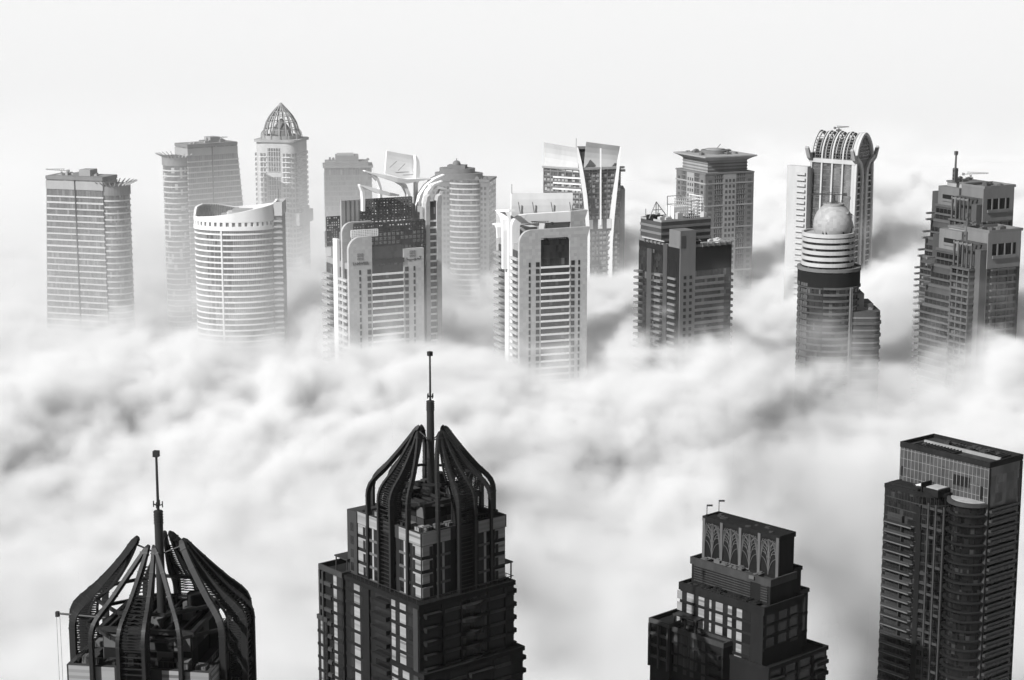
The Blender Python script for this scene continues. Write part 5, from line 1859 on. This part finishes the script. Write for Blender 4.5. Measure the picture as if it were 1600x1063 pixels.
# ------------------------------------------------------------------ foreground: stepped tower with tracery screen
def tracery_tower():
    T = Tower('stepped_stone_tower', 'dark stepped tower topped by a slab with four white tree-tracery panels', 1218, 655, 43, None, 838)
    rt = T.root
    fh = 3.65
    zb = 138.0
    z1 = T.L(1217.7, 838, lx=0).z
    Lg = 29.6
    zb1 = T.L(1217, 902, lx=0).z
    # top slab
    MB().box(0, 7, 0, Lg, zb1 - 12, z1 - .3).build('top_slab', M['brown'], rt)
    parapet(rt, -.35, 7.3, -.35, Lg + .35, z1 - 1.5, 1.5, .6, 'fgdark', 'parapet')
    f1 = Face(rt, 0, Lg / 2, -math.pi / 2)
    hz = zb1
    n = 4
    bw = Lg / n
    for k in range(n + 1):
        f1.piece('pilaster', -Lg / 2 + k * bw + (.35 if k == 0 else -.35 if k == n else 0), hz - 1, 1.0, z1 - hz + .4, .45, 'fglight')
    bh = z1 - 1.7 - hz
    w = bw / 2 - .6
    mb = MB()
    S = (0, 1, 0)
    mb.bar((0, 0, 0), (0, 0, bh), .24, .2, side=(1, 0, 0))
    for s_ in (-1, 1):
        for k in (1, 2, 3, 4):          # fronds fanning out from the foot of the trunk
            pts = [(s_ * w * (k / 4) * t ** 1.9, 0, bh * (1 - .13 * k * (k / 4)) * (.04 + .96 * math.sin(t * math.pi / 2) ** (1.0 + .1 * k))) for t in [j / 9 for j in range(10)]]
            mb.sweep(pts, .12, .15, side=(0, 1, 0))
        for k in (1, 2, 3):             # and from the pilasters inwards
            pts = [(s_ * w * (1 - (k / 3.2) * t ** 1.9), 0, bh * (.10 + .88 * math.sin(t * math.pi / 2))) for t in [j / 9 for j in range(10)]]
            mb.sweep(pts, .12, .15, side=(0, 1, 0))
        for h in (.42, .58, .72):       # drooping upper fronds
            pts = [(s_ * w * t, 0, bh * (h + .2 * math.sin(t * 2.3))) for t in [j / 7 for j in range(8)]]
            mb.sweep(pts, .12, .15, side=(0, 1, 0))
    tr = mb.mesh('tracery', M['fglight'])
    for k in range(n):
        x, y = f1.pt(-Lg / 2 + (k + .5) * bw, .3)
        part('tracery', tr, rt, (x, y, hz), f1.a)
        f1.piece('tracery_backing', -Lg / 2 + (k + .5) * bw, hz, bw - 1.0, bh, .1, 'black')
    roof_units(rt, 10, -.5, 7.5, 1, Lg, z1 - 1.4, 'fgmid', 81, 1.2)
    # louvred storey
    z2 = T.L(1201, 905, lx=-4.3).z
    z3 = T.L(1186, 947, lx=-8.2).z
    MB().box(-4.3, 7.4, -.6, Lg + .8, z3 - 6, z2 - 1.5).build('louvre_storey', M['fgdark'], rt)
    parapet(rt, -4.7, 7.6, -1.0, Lg + 1.2, z2 - 2.2, 2.2, .6, 'fgmid')
    MB().box(-4.0, 0, -.2, Lg + .4, z2 - 1.5, z2 - 1.2).build('roof_deck', M['roof'], rt)
    roof_units(rt, 8, -5.5, 1.6, 1, Lg, z2 - 1.2, 'fglight', 82, 1.3)
    f2 = Face(rt, -4.3, Lg / 2, -math.pi / 2)
    lv = z2 - 2.2 - z3
    k = 0
    for z in frange(z3 + .2, z2 - 2.4, .78):
        f2.piece('louvre', -3.2, z, Lg - 7.2, .34, .35, 'fgmid')
        f2.piece('louvre', Lg / 2 - 1.6, z, 2.6, .34, .35, 'fgmid')
    f2.piece('louvre_opening_shade', Lg / 2 - 5.2, z3, 4.6, lv, .1, 'black')  # gap in the louvres: its shade painted as a black sheet
    # window storey
    y3 = 31.4
    z4 = T.L(1131, 1005, lx=-12).z
    MB().box(-8.2, 10, -1.6, y3, 0, z3 - 1.2).build('window_storeys', M['brown'], rt)
    parapet(rt, -8.6, 10.2, -2.0, y3 + .4, z3 - 2.4, 2.4, .6, 'fgdark')
    MB().box(-7.9, -4.3, -1.2, y3 - .4, z3 - 1.2, z3 - .9).build('roof_deck', M['roof'], rt)
    roof_units(rt, 14, -9.2, -3.0, 0, y3, z3 - .9, 'fgdark', 83, 1.3)
    f3 = Face(rt, -8.2, 0, -math.pi / 2)      # u = -y
    cols = [(-5.0, 3.2, 'dark'), (-7.7, 2.1, 'light'), (-9.6, 1.8, 'dark'), (-11.4, 1.6, 'light'), (-13.2, 1.8, 'dark'), (-15.6, 2.8, 'light'), (-17.8, 1.7, 'dark'), (-19.1, .8, 'light'),
            (-20.5, 1.8, 'dark'), (-22.7, 2.3, 'light'), (-24.8, 1.9, 'dark'), (-27.2, 2.8, 'light'), (-29.5, 1.9, 'dark'), (-31.6, 2.0, 'light')]
    residential_side(f3, -y3, -3.0, z3 - 2.6, z4 - 4.5, fh, cols)
    residential_side(f3, -12.0, -3.0, z4 - 4.5 + (z3 - 2.6 - z4 + 4.5) % fh, zb, fh, [(-5.3, 2.6, 'dark'), (-8.0, 2.7, 'light'), (-10.6, 1.3, 'dark')])
    f3.piece('corner_pier', -.7, zb, 4.6, z3 - 2.4 - zb, .3, 'fgdark')
    # lower left terrace block
    y4, y5 = 10.5, 39.0
    MB().box(-12, 8, y4, y5 - 8, 0, z4 - .9).build('terrace_block', M['brown'], rt)
    parapet(rt, -12.4, -8.2, y4 - .4, y5 - 8, z4 - 1.6, 1.6, .5, 'fgmid')
    f4 = Face(rt, -12, 0, -math.pi / 2)
    residential_side(f4, -y5 + 8, -y4, z4 - 1.6, zb, fh, [(-13.6, 4.6, 'balcony'), (-21.4, 1.8, 'dark'), (-24.0, 1.9, 'dark'), (-27.2, 1.9, 'dark'), (-31.6, 2.4, 'dark')])
    for u in (-18.2, -22.8, -25.6, -29.4):
        f4.piece('wall_pier', u, zb, 1.5, z4 - 1.8 - zb, .16, 'fgmid')
    z5 = z4 - .4
    MB().box(-13.2, 6, y5 - 8, y5, 0, z5).build('corner_wing', M['brown'], rt)
    parapet(rt, -13.7, 6.2, y5 - 8.2, y5 + .4, z5, 1.4, .5, 'fgmid')
    f5 = Face(rt, -13.2, y5 - 4, -math.pi / 2)
    residential_side(f5, -4, 4, z5, zb, fh, [(-2.0, 3.0, 'loggia'), (2.0, 3.2, 'loggia')])
    for u in (-3.8, 0, 3.8):
        f5.piece('corner_pier', u, zb, .6, z5 - zb, 1.0, 'fgmid')
    MB().box(-11.5, -8.4, y5 - 17, y5 - 7.5, z4 + 3.4, z4 + 3.8).build('pergola_roof', M['steel'], rt)
    for y in (y5 - 16.6, y5 - 12.5, y5 - 8):
        MB().box(-11.4, -11.1, y - .15, y + .15, z4 - .9, z4 + 3.4).build('pergola_post', M['fgmid'], rt)
    # dark right-hand side stepping down
    zr1, zr2, zr3 = T.L(1262, 887, ly=1).z, T.L(1285, 917, ly=2).z, T.L(1289, 990, ly=-1).z
    MB().box(7.0, 12.0, 1, 26, 0, zr1).build('rear_step', M['brown'], rt)
    parapet(rt, 7.0, 12.3, .7, 26.3, zr1, 1.2, .4, 'fgdark')
    MB().box(10, 17.0, 2, 28, 0, zr2).build('rear_step', M['brown'], rt)
    parapet(rt, 12.1, 17.3, 1.7, 28.3, zr2, 1.2, .4, 'fgmid')
    fr = Face(rt, 0, -1.6, 0)
    fq = Face(rt, 14.5, 2, 0)
    residential_side(fq, -2.4, 2.4, zr2 - 1, zr3, fh * 1.6, [(0, 2.6, 'dark')])
    residential_side(fr, -8.2, 10, z3 - 2.6, zr3, fh, [(-5.2, 3.6, 'dark'), (.5, 3.8, 'dark'), (5.6, 3.6, 'sill')])
    MB().box(-9, 18.4, -4.6, 34, 0, zr3 - 3).build('lower_body', M['brown'], rt)
    parapet(rt, -9.3, 18.8, -5.0, 34, zr3 - 3.3, 1.3, .5, 'fgdark')
    fl = Face(rt, 4.7, -4.6, 0)
    residential_side(fl, -13.7, 13.7, zr3 - 3.3, zb, fh, [(-10.5, 5.2, 'balcony'), (-3.6, 4.6, 'sill'), (3.2, 5.0, 'sill'), (10.2, 5.4, 'balcony')])
    for u in (-7.2, -.4, 6.6):
        fl.piece('pier', u, zb, .7, zr3 - 3.6 - zb, .6, 'fgdark')
    rr = Face(rt, 18.4, 10, math.pi / 2)
    residential_side(rr, -14, 20, zr3 - 3.3, zb, fh, [(-11.5, 4.4, 'balcony'), (-3, 4.6, 'balcony'), (8, 4.6, 'balcony')])
    # two lamp posts on the top slab
    for x, y, px_ in ((1.0, Lg - .3, 0), (6.0, Lg - .8, 1)):
        t = thing('roof_lamp', ('short roof lamp at the front left corner of the tracery slab', 'taller roof lamp at the back left corner of the tracery slab')[px_], 'roof lamp', T.world((x, y, z1)), R(0), 'lamps on the tracery slab')
        h = (3.0, 3.6)[px_]
        MB().box(-.3, .3, -.3, .3, 0, .3).build('base', M['steel'], t)
        MB().tube([(0, 0, .2), (0, 0, h)], .12).build('post', M['fgmid'], t)
        MB().box(-.1, 1.7, -.25, .25, h - .1, h + .35).build('lamp_head', M['fgmid'], t)


tracery_tower()


# ------------------------------------------------------------------ foreground: glass slab tower at the right edge
def glass_slab_tower():
    T = Tower('glass_tower', 'dark glass slab tower filling the right edge with balconies and curved corner', 1546, 705, 39, None, 731)
    rt = T.root
    Y1 = T.L(1408, 686, lx=0).y
    z1 = T.L(1546, 723, lx=0).z
    X1 = T.L(1597, 727, ly=0).x
    fh = 3.2
    zb = 110.0
    zl = T.L(1376, 757, lx=-8.0).z
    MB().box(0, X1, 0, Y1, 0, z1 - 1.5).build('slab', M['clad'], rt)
    parapet(rt, -.2, X1 + .2, -.2, Y1 + .2, z1 - 1.8, 1.8, .7, 'fgdark')
    MB().box(.5, X1 - .5, .5, Y1 - .5, z1 - 1.5, z1 - 1.2).build('roof_deck', M['roof'], rt)
    fs = Face(rt, 0, Y1 / 2, -math.pi / 2)
    mb = MB()
    for u in frange(-Y1 / 2, Y1 / 2 + .1, 1.55):
        fs.solid(mb, u - .07, u + .07, zl - 3, z1 - .6, -.05, .14)
    for z in frange(zl - 1, z1 - 1, 3.0):
        fs.solid(mb, -Y1 / 2, Y1 / 2, z - .05, z + .05, -.05, .08)
    mb.build('cladding_joints', M['grey_steel'], rt, stuff=True)
    MB().box(X1 * .48, X1 * .52, 2, Y1 - 3, z1 - 1.2, z1 - .2).build('cleaning_rail', M['fgpale'], rt)
    mb = MB()
    for y in frange(3, Y1 - 12, 1.3):
        mb.box(X1 * .56, X1 * .9, y, y + .3, z1 - 1.2, z1 - .3)
    for y in frange(Y1 * .45, Y1 - 3, 1.3):
        mb.box(X1 * .1, X1 * .4, y, y + .3, z1 - 1.2, z1 - .3)
    mb.build('roof_grating', M['fgmid'], rt, stuff=True)
    roof_units(rt, 9, 1, X1 - 1, 3, Y1 - 3, z1 - 1.2, 'fgmid', 91, 1.0)
    fs.piece('service_opening_shade', Y1 / 2 - 10.5, zl + 3.6, 6.5, 3.4, .1, 'black')  # these openings are only their shade, painted as black sheets
    fs.piece('service_opening_shade', Y1 / 2 - 2.6, zl + 1.0, 1.2, 4.2, .1, 'black')
    fs.piece('service_opening_shade', -Y1 / 2 + 1.0, zl + 2.0, .9, 3.4, .1, 'black')
    # lower front block with a rounded corner
    ye = 14.0
    r = 8.0
    pts = [(0.5, Y1 - .6), (-8.0, Y1 - .6), (-8.0, ye + r)] + [(-8 + r - r * math.cos(R(a)), ye + r - r * math.sin(R(a))) for a in (10, 20, 30, 40, 50, 60, 70, 80, 90)] + [(.5, ye)]
    MB().prism(pts, 0, zl - .4).build('front_block', M['glass_tower'], rt)
    off = lambda o: [(0.5, Y1 - .6 + o), (-8.0 - o, Y1 - .6 + o), (-8.0 - o, ye + r)] + [(-8 + r - (r + o) * math.cos(R(a)), ye + r - (r + o) * math.sin(R(a))) for a in (10, 20, 30, 40, 50, 60, 70, 80, 90)] + [(.5, ye - o)]
    MB().annulus(off(.15), off(-.5), zl - .6, zl + .8).build('front_parapet', M['fgdark'], rt)
    fl = MB().annulus(off(.1), off(-.3), 0, .28).mesh('floor_line', M['fgmid'])
    for z in frange(zb, zl - 2, fh):
        part('floor_line', fl, rt, (0, 0, zl - 3.4 - (z - zb)))
    ff = Face(rt, -8.0, 0, -math.pi / 2)      # u = -y
    u0 = -(Y1 - .6)
    rng = random.Random(4)
    # balcony stack, black shade sheets, pale panel strips
    k = 0
    z = zl - 11.5
    while z > zb:
        bal = ff.piece('balcony', u0 + 7.2, z, 11.6, .42, 2.1, 'fglight', out=-.05)
        under(ff.piece('rail', u0 + 7.2, z + .42, 11.4, .85, .07, 'fgwin', out=1.95), bal)
        ff.piece('balcony_glass', u0 + 7.0, z + .45, 11.0, fh - .5, .05, 'fgwin')
        under(ff.piece('divider', u0 + 8.6, z + .42, .25, fh - .45, 1.6, 'fgmid'), bal)
        z -= fh
    ff.piece('slot_shade', u0 + 13.6, zl - 11.5, 3.0, 7.5, .08, 'black')  # no depth here; the gap's shade is painted black
    ff.piece('slot_shade', u0 + 14.6, zb, 2.0, zl - 11.5 - zb, .08, 'black')
    ff.piece('slot_shade', u0 + 12.2, zl - 12.5, 4.5, 3.5, .1, 'black')
    for u in (18.2, 21.2, 24.4):
        ff.piece('panel_strip', u0 + u, zb, .6, zl - 2.0 - zb, .2, 'fgmid')
    z = zl - 4.0
    while z > zb:
        for u in (16.8, 19.7, 22.8):
            if rng.random() < .8:
                ff.piece('spandrel_panel', u0 + u, z, 2.0, .9, .12, rng.choice(['fgmid', 'fgmid', 'fgdark']))
        z -= fh
    mb = MB()
    for u in frange(u0 + .8, -ye - r, 1.25):
        ff.solid(mb, u - .04, u + .04, zb, zl - .6, -.05, .09)
    for a in range(8, 90, 9):
        c, s = math.cos(R(a)), math.sin(R(a))
        x, y = -8 + r - r * c, ye + r - r * s
        mb.box(x - .06, x + .06, y - .06, y + .06, zb, zl - .6)
    mb.build('mullions', M['steel'], rt, stuff=True)
    # roof of the front block
    MB().prism([(p[0] + (.6 if p[0] < 0 else 0), p[1]) for p in pts], zl - .4, zl - .1).build('roof_deck', M['roof'], rt)
    MB().box(-7.2, -2.2, Y1 - 13.5, Y1 - 1.4, zl - .1, zl + 1.3).build('plant_room', M['fgdark'], rt)
    MB().box(-6.4, 0, Y1 - 21.0, Y1 - 15, zl - .1, zl + 2.2).build('plant_room', M['fgdark'], rt)
    MB().box(-5.6, -.6, Y1 - 20.4, Y1 - 15.6, zl + 2.2, zl + 2.45).build('roof_hatch', M['roof_pale'], rt)
    MB().box(-3.8, -1.0, ye + 6.5, ye + 12.0, zl - .1, zl + 1.5).build('white_cabinet', M['white'], rt)
    MB().box(-6, -1, Y1 - 14.2, Y1 - 13.7, zl, zl + 3.4).build('screen_wall', M['fgdark'], rt)
    roof_units(rt, 5, -7, 0, ye + 3, ye + 16, zl, 'fgmid', 92, 1.2)
    # bowed balcony bay between block and slab
    cx, cyy, rb = 0.8, 7.2, 6.4
    zbay = zl - 1.0
    arc = [(cx - rb * math.cos(R(a)), cyy - rb * math.sin(R(a))) for a in range(-70, 81, 10)]
    MB().prism(arc + [(1, cyy - 4)], 0, zbay).build('bay', M['glass_tower'], rt)
    arco = [(cx - (rb + 1.1) * math.cos(R(a)), cyy - (rb + 1.1) * math.sin(R(a))) for a in range(-70, 81, 10)]
    me = MB().prism(arco + [(1.2, cyy - 4.2)], 0, .42).mesh('balcony', M['fgdark'])
    MB().prism(arco + [(1.2, cyy - 4.2)], zbay, zbay + 1.1).build('bay_parapet', M['fgmid'], rt)
    MB().prism([(p[0] * .9, p[1]) for p in arc] + [(1, cyy - 4)], zbay + 1.1, zbay + 1.3).build('bay_roof', M['roof_pale'], rt)
    z = zbay - fh
    while z > zb:
        part('balcony', me, rt, (0, 0, z))
        z -= fh
    # balconies on the right-hand end
    fe = Face(rt, X1 / 2, 0, 0)
    fe.piece('end_glass', .4, zb, X1 - 1.6, zl - 2 - zb, .08, 'glass_tower')
    z = zl - 3.0
    while z > zb:
        bal = fe.piece('balcony', 0, z, X1 - 2.0, .4, .9, 'fgdark')
        under(fe.piece('rail', 0, z + .4, X1 - 2.2, .8, .06, 'fgwin', out=.8), bal)
        under(fe.piece('end_wall', -X1 / 2 + 1.0, z, .7, .8, 1.3, 'fgmid'), bal)
        z -= fh
    fe.piece('end_pier', X1 / 2 - .4, zb, .8, z1 - 2 - zb, .3, 'fgdark')
    fe.piece('end_pier', -X1 / 2 + .3, zb, .6, z1 - 2 - zb, .3, 'fgdark')


glass_slab_tower()


# ------------------------------------------------------------------ air: haze box, fog
def volume_material(name, density=None, albedo=0.98, aniso=0.0):
    m = bpy.data.materials.new(name)
    m.use_nodes = True
    n, l = m.node_tree.nodes, m.node_tree.links
    n.clear()
    out = n.new('ShaderNodeOutputMaterial')
    pv = n.new('ShaderNodeVolumePrincipled')
    pv.inputs['Color'].default_value = (albedo, albedo, albedo, 1)
    pv.inputs['Anisotropy'].default_value = aniso
    if density is None:
        pv.inputs['Density'].default_value = 1.0
        pv.inputs['Density Attribute'].default_value = 'density'
    else:
        pv.inputs['Density'].default_value = density
        pv.inputs['Density Attribute'].default_value = ''
    l.new(pv.outputs[0], out.inputs['Volume'])
    return m


def box_mesh(name, lo, hi):
    v = [(x, y, z) for x in (lo[0], hi[0]) for y in (lo[1], hi[1]) for z in (lo[2], hi[2])]
    f = [(0, 1, 3, 2), (4, 6, 7, 5), (0, 4, 5, 1), (2, 3, 7, 6), (0, 2, 6, 4), (1, 5, 7, 3)]
    me = bpy.data.meshes.new(name)
    me.from_pydata(v, [], f)
    return me


FOG_DENSITY = 0.12


def fog_volume(name, lo, hi, res, mat):
    ng = bpy.data.node_groups.new(name, 'GeometryNodeTree')
    ng.interface.new_socket('Geometry', in_out='INPUT', socket_type='NodeSocketGeometry')
    ng.interface.new_socket('Geometry', in_out='OUTPUT', socket_type='NodeSocketGeometry')
    N, L = ng.nodes, ng.links

    def node(t, **kw):
        n = N.new(t)
        for k, v in kw.items():
            setattr(n, k, v)
        return n

    def put(sock, v):
        if isinstance(v, (int, float)):
            sock.default_value = v
        elif isinstance(v, tuple):
            sock.default_value = v
        else:
            L.new(v, sock)

    def math_(op, a, b=0.0, c=None, clamp=False):
        n = node('ShaderNodeMath', operation=op, use_clamp=clamp)
        put(n.inputs[0], a)
        put(n.inputs[1], b)
        if c is not None:
            put(n.inputs[2], c)
        return n.outputs[0]

    def vmul(v, t):
        n = node('ShaderNodeVectorMath', operation='MULTIPLY')
        put(n.inputs[0], v)
        n.inputs[1].default_value = t
        return n.outputs[0]

    def vadd(v, w):
        n = node('ShaderNodeVectorMath', operation='ADD')
        put(n.inputs[0], v)
        put(n.inputs[1], w)
        return n.outputs[0]

    def noise(vec, scale, detail=3.0, rough=0.5, dist=0.0):
        n = node('ShaderNodeTexNoise', noise_dimensions='3D')
        put(n.inputs['Vector'], vec)
        n.inputs['Scale'].default_value = scale
        n.inputs['Detail'].default_value = detail
        n.inputs['Roughness'].default_value = rough
        n.inputs['Distortion'].default_value = dist
        return n

    def smooth(v, a, b, to0=0.0, to1=1.0):
        n = node('ShaderNodeMapRange', interpolation_type='SMOOTHSTEP')
        put(n.inputs['Value'], v)
        put(n.inputs['From Min'], a)
        put(n.inputs['From Max'], b)
        put(n.inputs['To Min'], to0)
        put(n.inputs['To Max'], to1)
        return n.outputs[0]

    pos = node('GeometryNodeInputPosition').outputs[0]
    sep = node('ShaderNodeSeparateXYZ')
    L.new(pos, sep.inputs[0])
    x, y, z = sep.outputs
    # slow swells, rolling billows, then small curls that eat into the surface
    swell = noise(vadd(vmul(pos, (1.0, 0.55, 0.0)), (130.0, 40.0, 0)), 1 / 330.0, 2.0, 0.5).outputs[0]
    warp = noise(vmul(pos, (1, 1, 1.3)), 1 / 130.0, 2.0, 0.5)
    wv = node('ShaderNodeVectorMath', operation='SCALE')
    wsub = vadd(warp.outputs['Color'], (-0.5, -0.5, -0.5))
    L.new(wsub, wv.inputs[0])
    wv.inputs['Scale'].default_value = 75.0
    wpos = vadd(pos, wv.outputs[0])
    billow = noise(vmul(wpos, (0.72, 0.8, 1.5)), 1 / 92.0, 3.0, 0.55).outputs[0]
    curl = noise(vmul(wpos, (1.0, 0.9, 1.3)), 1 / 34.0, 4.0, 0.62).outputs[0]
    fine = noise(vmul(wpos, (1.0, 0.9, 1.2)), 1 / 12.0, 2.0, 0.6).outputs[0]
    base = math_('ADD', smooth(y, 640.0, 880.0, FOG_Z0, FOG_Z1), smooth(y, 1340.0, 1600.0, 0.0, FOG_Z2 - FOG_Z1))
    far = smooth(y, 1350.0, 1800.0, 1.0, 0.04)
    def add_noise(h, n, amp):
        return math_('ADD', h, math_('MULTIPLY', math_('SUBTRACT', n, 0.5), math_('MULTIPLY', far, amp)))
    side = math_('SUBTRACT', smooth(x, 30.0, 85.0, 0.0, 13.0), smooth(x, -60.0, -220.0, 0.0, 5.0))
    side = math_('SUBTRACT', side, math_('MULTIPLY', smooth(x, 95.0, 140.0), smooth(x, 215.0, 170.0, 0.0, 14.0)))
    side = math_('ADD', side, smooth(x, 195.0, 225.0, 0.0, 12.0))
    # a hollow round the foot of the finned drum, piled fog beside it
    hollow = math_('MULTIPLY', math_('MULTIPLY', smooth(x, -165.0, -182.0), smooth(x, -232.0, -212.0)), smooth(y, 1030.0, 1080.0, 0.0, 42.0))
    base = math_('SUBTRACT', base, math_('MULTIPLY', hollow, smooth(y, 1300.0, 1240.0)))
    calm = smooth(y, 660.0, 850.0, 0.3, 1.0)
    base = math_('ADD', base, math_('MULTIPLY', side, smooth(y, 700.0, 860.0)))
    h = add_noise(base, swell, 60.0)
    h = add_noise(h, billow, math_('MULTIPLY', smooth(calm, 0.3, 1.0, 0.55, 1.0), 80.0))
    h = add_noise(h, curl, math_('MULTIPLY', calm, 50.0))
    h = add_noise(h, fine, math_('MULTIPLY', calm, 30.0))
    depth = math_('SUBTRACT', h, z)
    body = math_('POWER', smooth(depth, -1.0, smooth(calm, 0.3, 1.0, 24.0, 9.0)), 1.2)
    # torn wisps lifting off the top: thin, stringy, only where the noise is high
    shred = noise(vadd(vmul(wpos, (0.8, 0.8, 1.1)), (71.0, 13.0, 5.0)), 1 / 42.0, 4.0, 0.62, 0.6).outputs[0]
    wisp = math_('MULTIPLY', math_('POWER', smooth(shred, 0.46, 0.72), 1.5), smooth(depth, -46.0, 0.0))
    wisp = math_('MULTIPLY', wisp, math_('MULTIPLY', smooth(y, 700.0, 860.0, 0.3, 1.0), 0.16))
    # places where the layer is thin: towards the lower right, and round the feet of the right-hand towers
    drift = node('ShaderNodeVectorMath', operation='SCALE')
    big = noise(vmul(pos, (1.0, 0.8, 0.7)), 1 / 120.0, 3.0, 0.6)
    L.new(vadd(big.outputs['Color'], (-0.5, -0.5, -0.5)), drift.inputs[0])
    drift.inputs['Scale'].default_value = 150.0
    sep2 = node('ShaderNodeSeparateXYZ')
    L.new(vadd(pos, drift.outputs[0]), sep2.inputs[0])
    px_, py_ = sep2.outputs[0], sep2.outputs[1]

    def patch(x0, x1, x2, x3, y0, y1, y2, y3, k):
        m = math_('MULTIPLY', smooth(px_, x0, x1), smooth(px_, x3, x2))
        m = math_('MULTIPLY', m, math_('MULTIPLY', smooth(py_, y0, y1), smooth(py_, y3, y2)))
        return math_('SUBTRACT', 1.0, math_('MULTIPLY', m, k))
    rag = smooth(shred, 0.40, 0.62, 0.55, 1.0)
    thin = patch(75.0, 130.0, 165.0, 225.0, 480.0, 580.0, 780.0, 900.0, 0.975)
    thin = math_('MULTIPLY', thin, patch(-10.0, 25.0, 40.0, 80.0, 540.0, 620.0, 720.0, 820.0, 0.82))
    thin = math_('MULTIPLY', thin, patch(55.0, 85.0, 245.0, 275.0, 850.0, 885.0, 1010.0, 1080.0, math_('MULTIPLY', 0.93, rag)))
    thin = math_('MULTIPLY', thin, patch(-30.0, -8.0, 40.0, 60.0, 880.0, 910.0, 1000.0, 1050.0, math_('MULTIPLY', 0.8, rag)))
    body = math_('MULTIPLY', body, thin)
    # thin mist among the rear and left-hand towers
    veil = math_('MULTIPLY', smooth(y, 740.0, 1040.0), smooth(x, 150.0, -190.0, 0.04, 1.0))
    veil = math_('MULTIPLY', veil, smooth(z, 150.0, 290.0, 1.0, 0.0))
    veil = math_('MULTIPLY', veil, smooth(y, 1500.0, 1700.0, VEIL, 0.0))
    d = math_('ADD', math_('MULTIPLY', math_('ADD', body, wisp), FOG_DENSITY), veil)
    d = math_('MULTIPLY', d, smooth(y, 545.0, 640.0))
    cube = node('GeometryNodeVolumeCube')
    L.new(d, cube.inputs['Density'])
    cube.inputs['Background'].default_value = 0.0
    cube.inputs['Min'].default_value = lo
    cube.inputs['Max'].default_value = hi
    for k, ax in enumerate('XYZ'):
        cube.inputs['Resolution ' + ax].default_value = res[k]
    sm = node('GeometryNodeSetMaterial')
    sm.inputs['Material'].default_value = mat
    L.new(cube.outputs[0], sm.inputs[0])
    gout = node('NodeGroupOutput')
    L.new(sm.outputs[0], gout.inputs[0])
    ob = bpy.data.objects.new(name, bpy.data.meshes.new(name))
    COL.objects.link(ob)
    mod = ob.modifiers.new('fog', 'NODES')
    mod.node_group = ng
    ob.data.materials.append(mat)
    ob['kind'] = 'stuff'
    return ob


FOG_Z0, FOG_Z1, FOG_Z2 = 117.0, 162.0, 146.0
VEIL = 0.0038
fog_mat = volume_material('fog', None, 0.995)
fog_near = fog_volume('fog', (-610, 400, 60), (610, 1900, 292), (380, 470, 75), fog_mat)
sea_me = box_mesh('fog_sea', (-5000, 1897, 40), (5000, 16000, FOG_Z2 - 2))
fog_sea = bpy.data.objects.new('fog_sea', sea_me)
sea_me.materials.append(volume_material('fog_sea', 0.02, 0.93))
fog_sea['kind'] = 'stuff'
COL.objects.link(fog_sea)

haze_me = box_mesh('haze', (-5100, -300, -1), (5100, 16100, 353))
haze = bpy.data.objects.new('haze', haze_me)
haze_me.materials.append(volume_material('haze', HAZE_DENSITY if 'HAZE_DENSITY' in globals() else 0.00001, 0.98))
haze['kind'] = 'stuff'
COL.objects.link(haze)
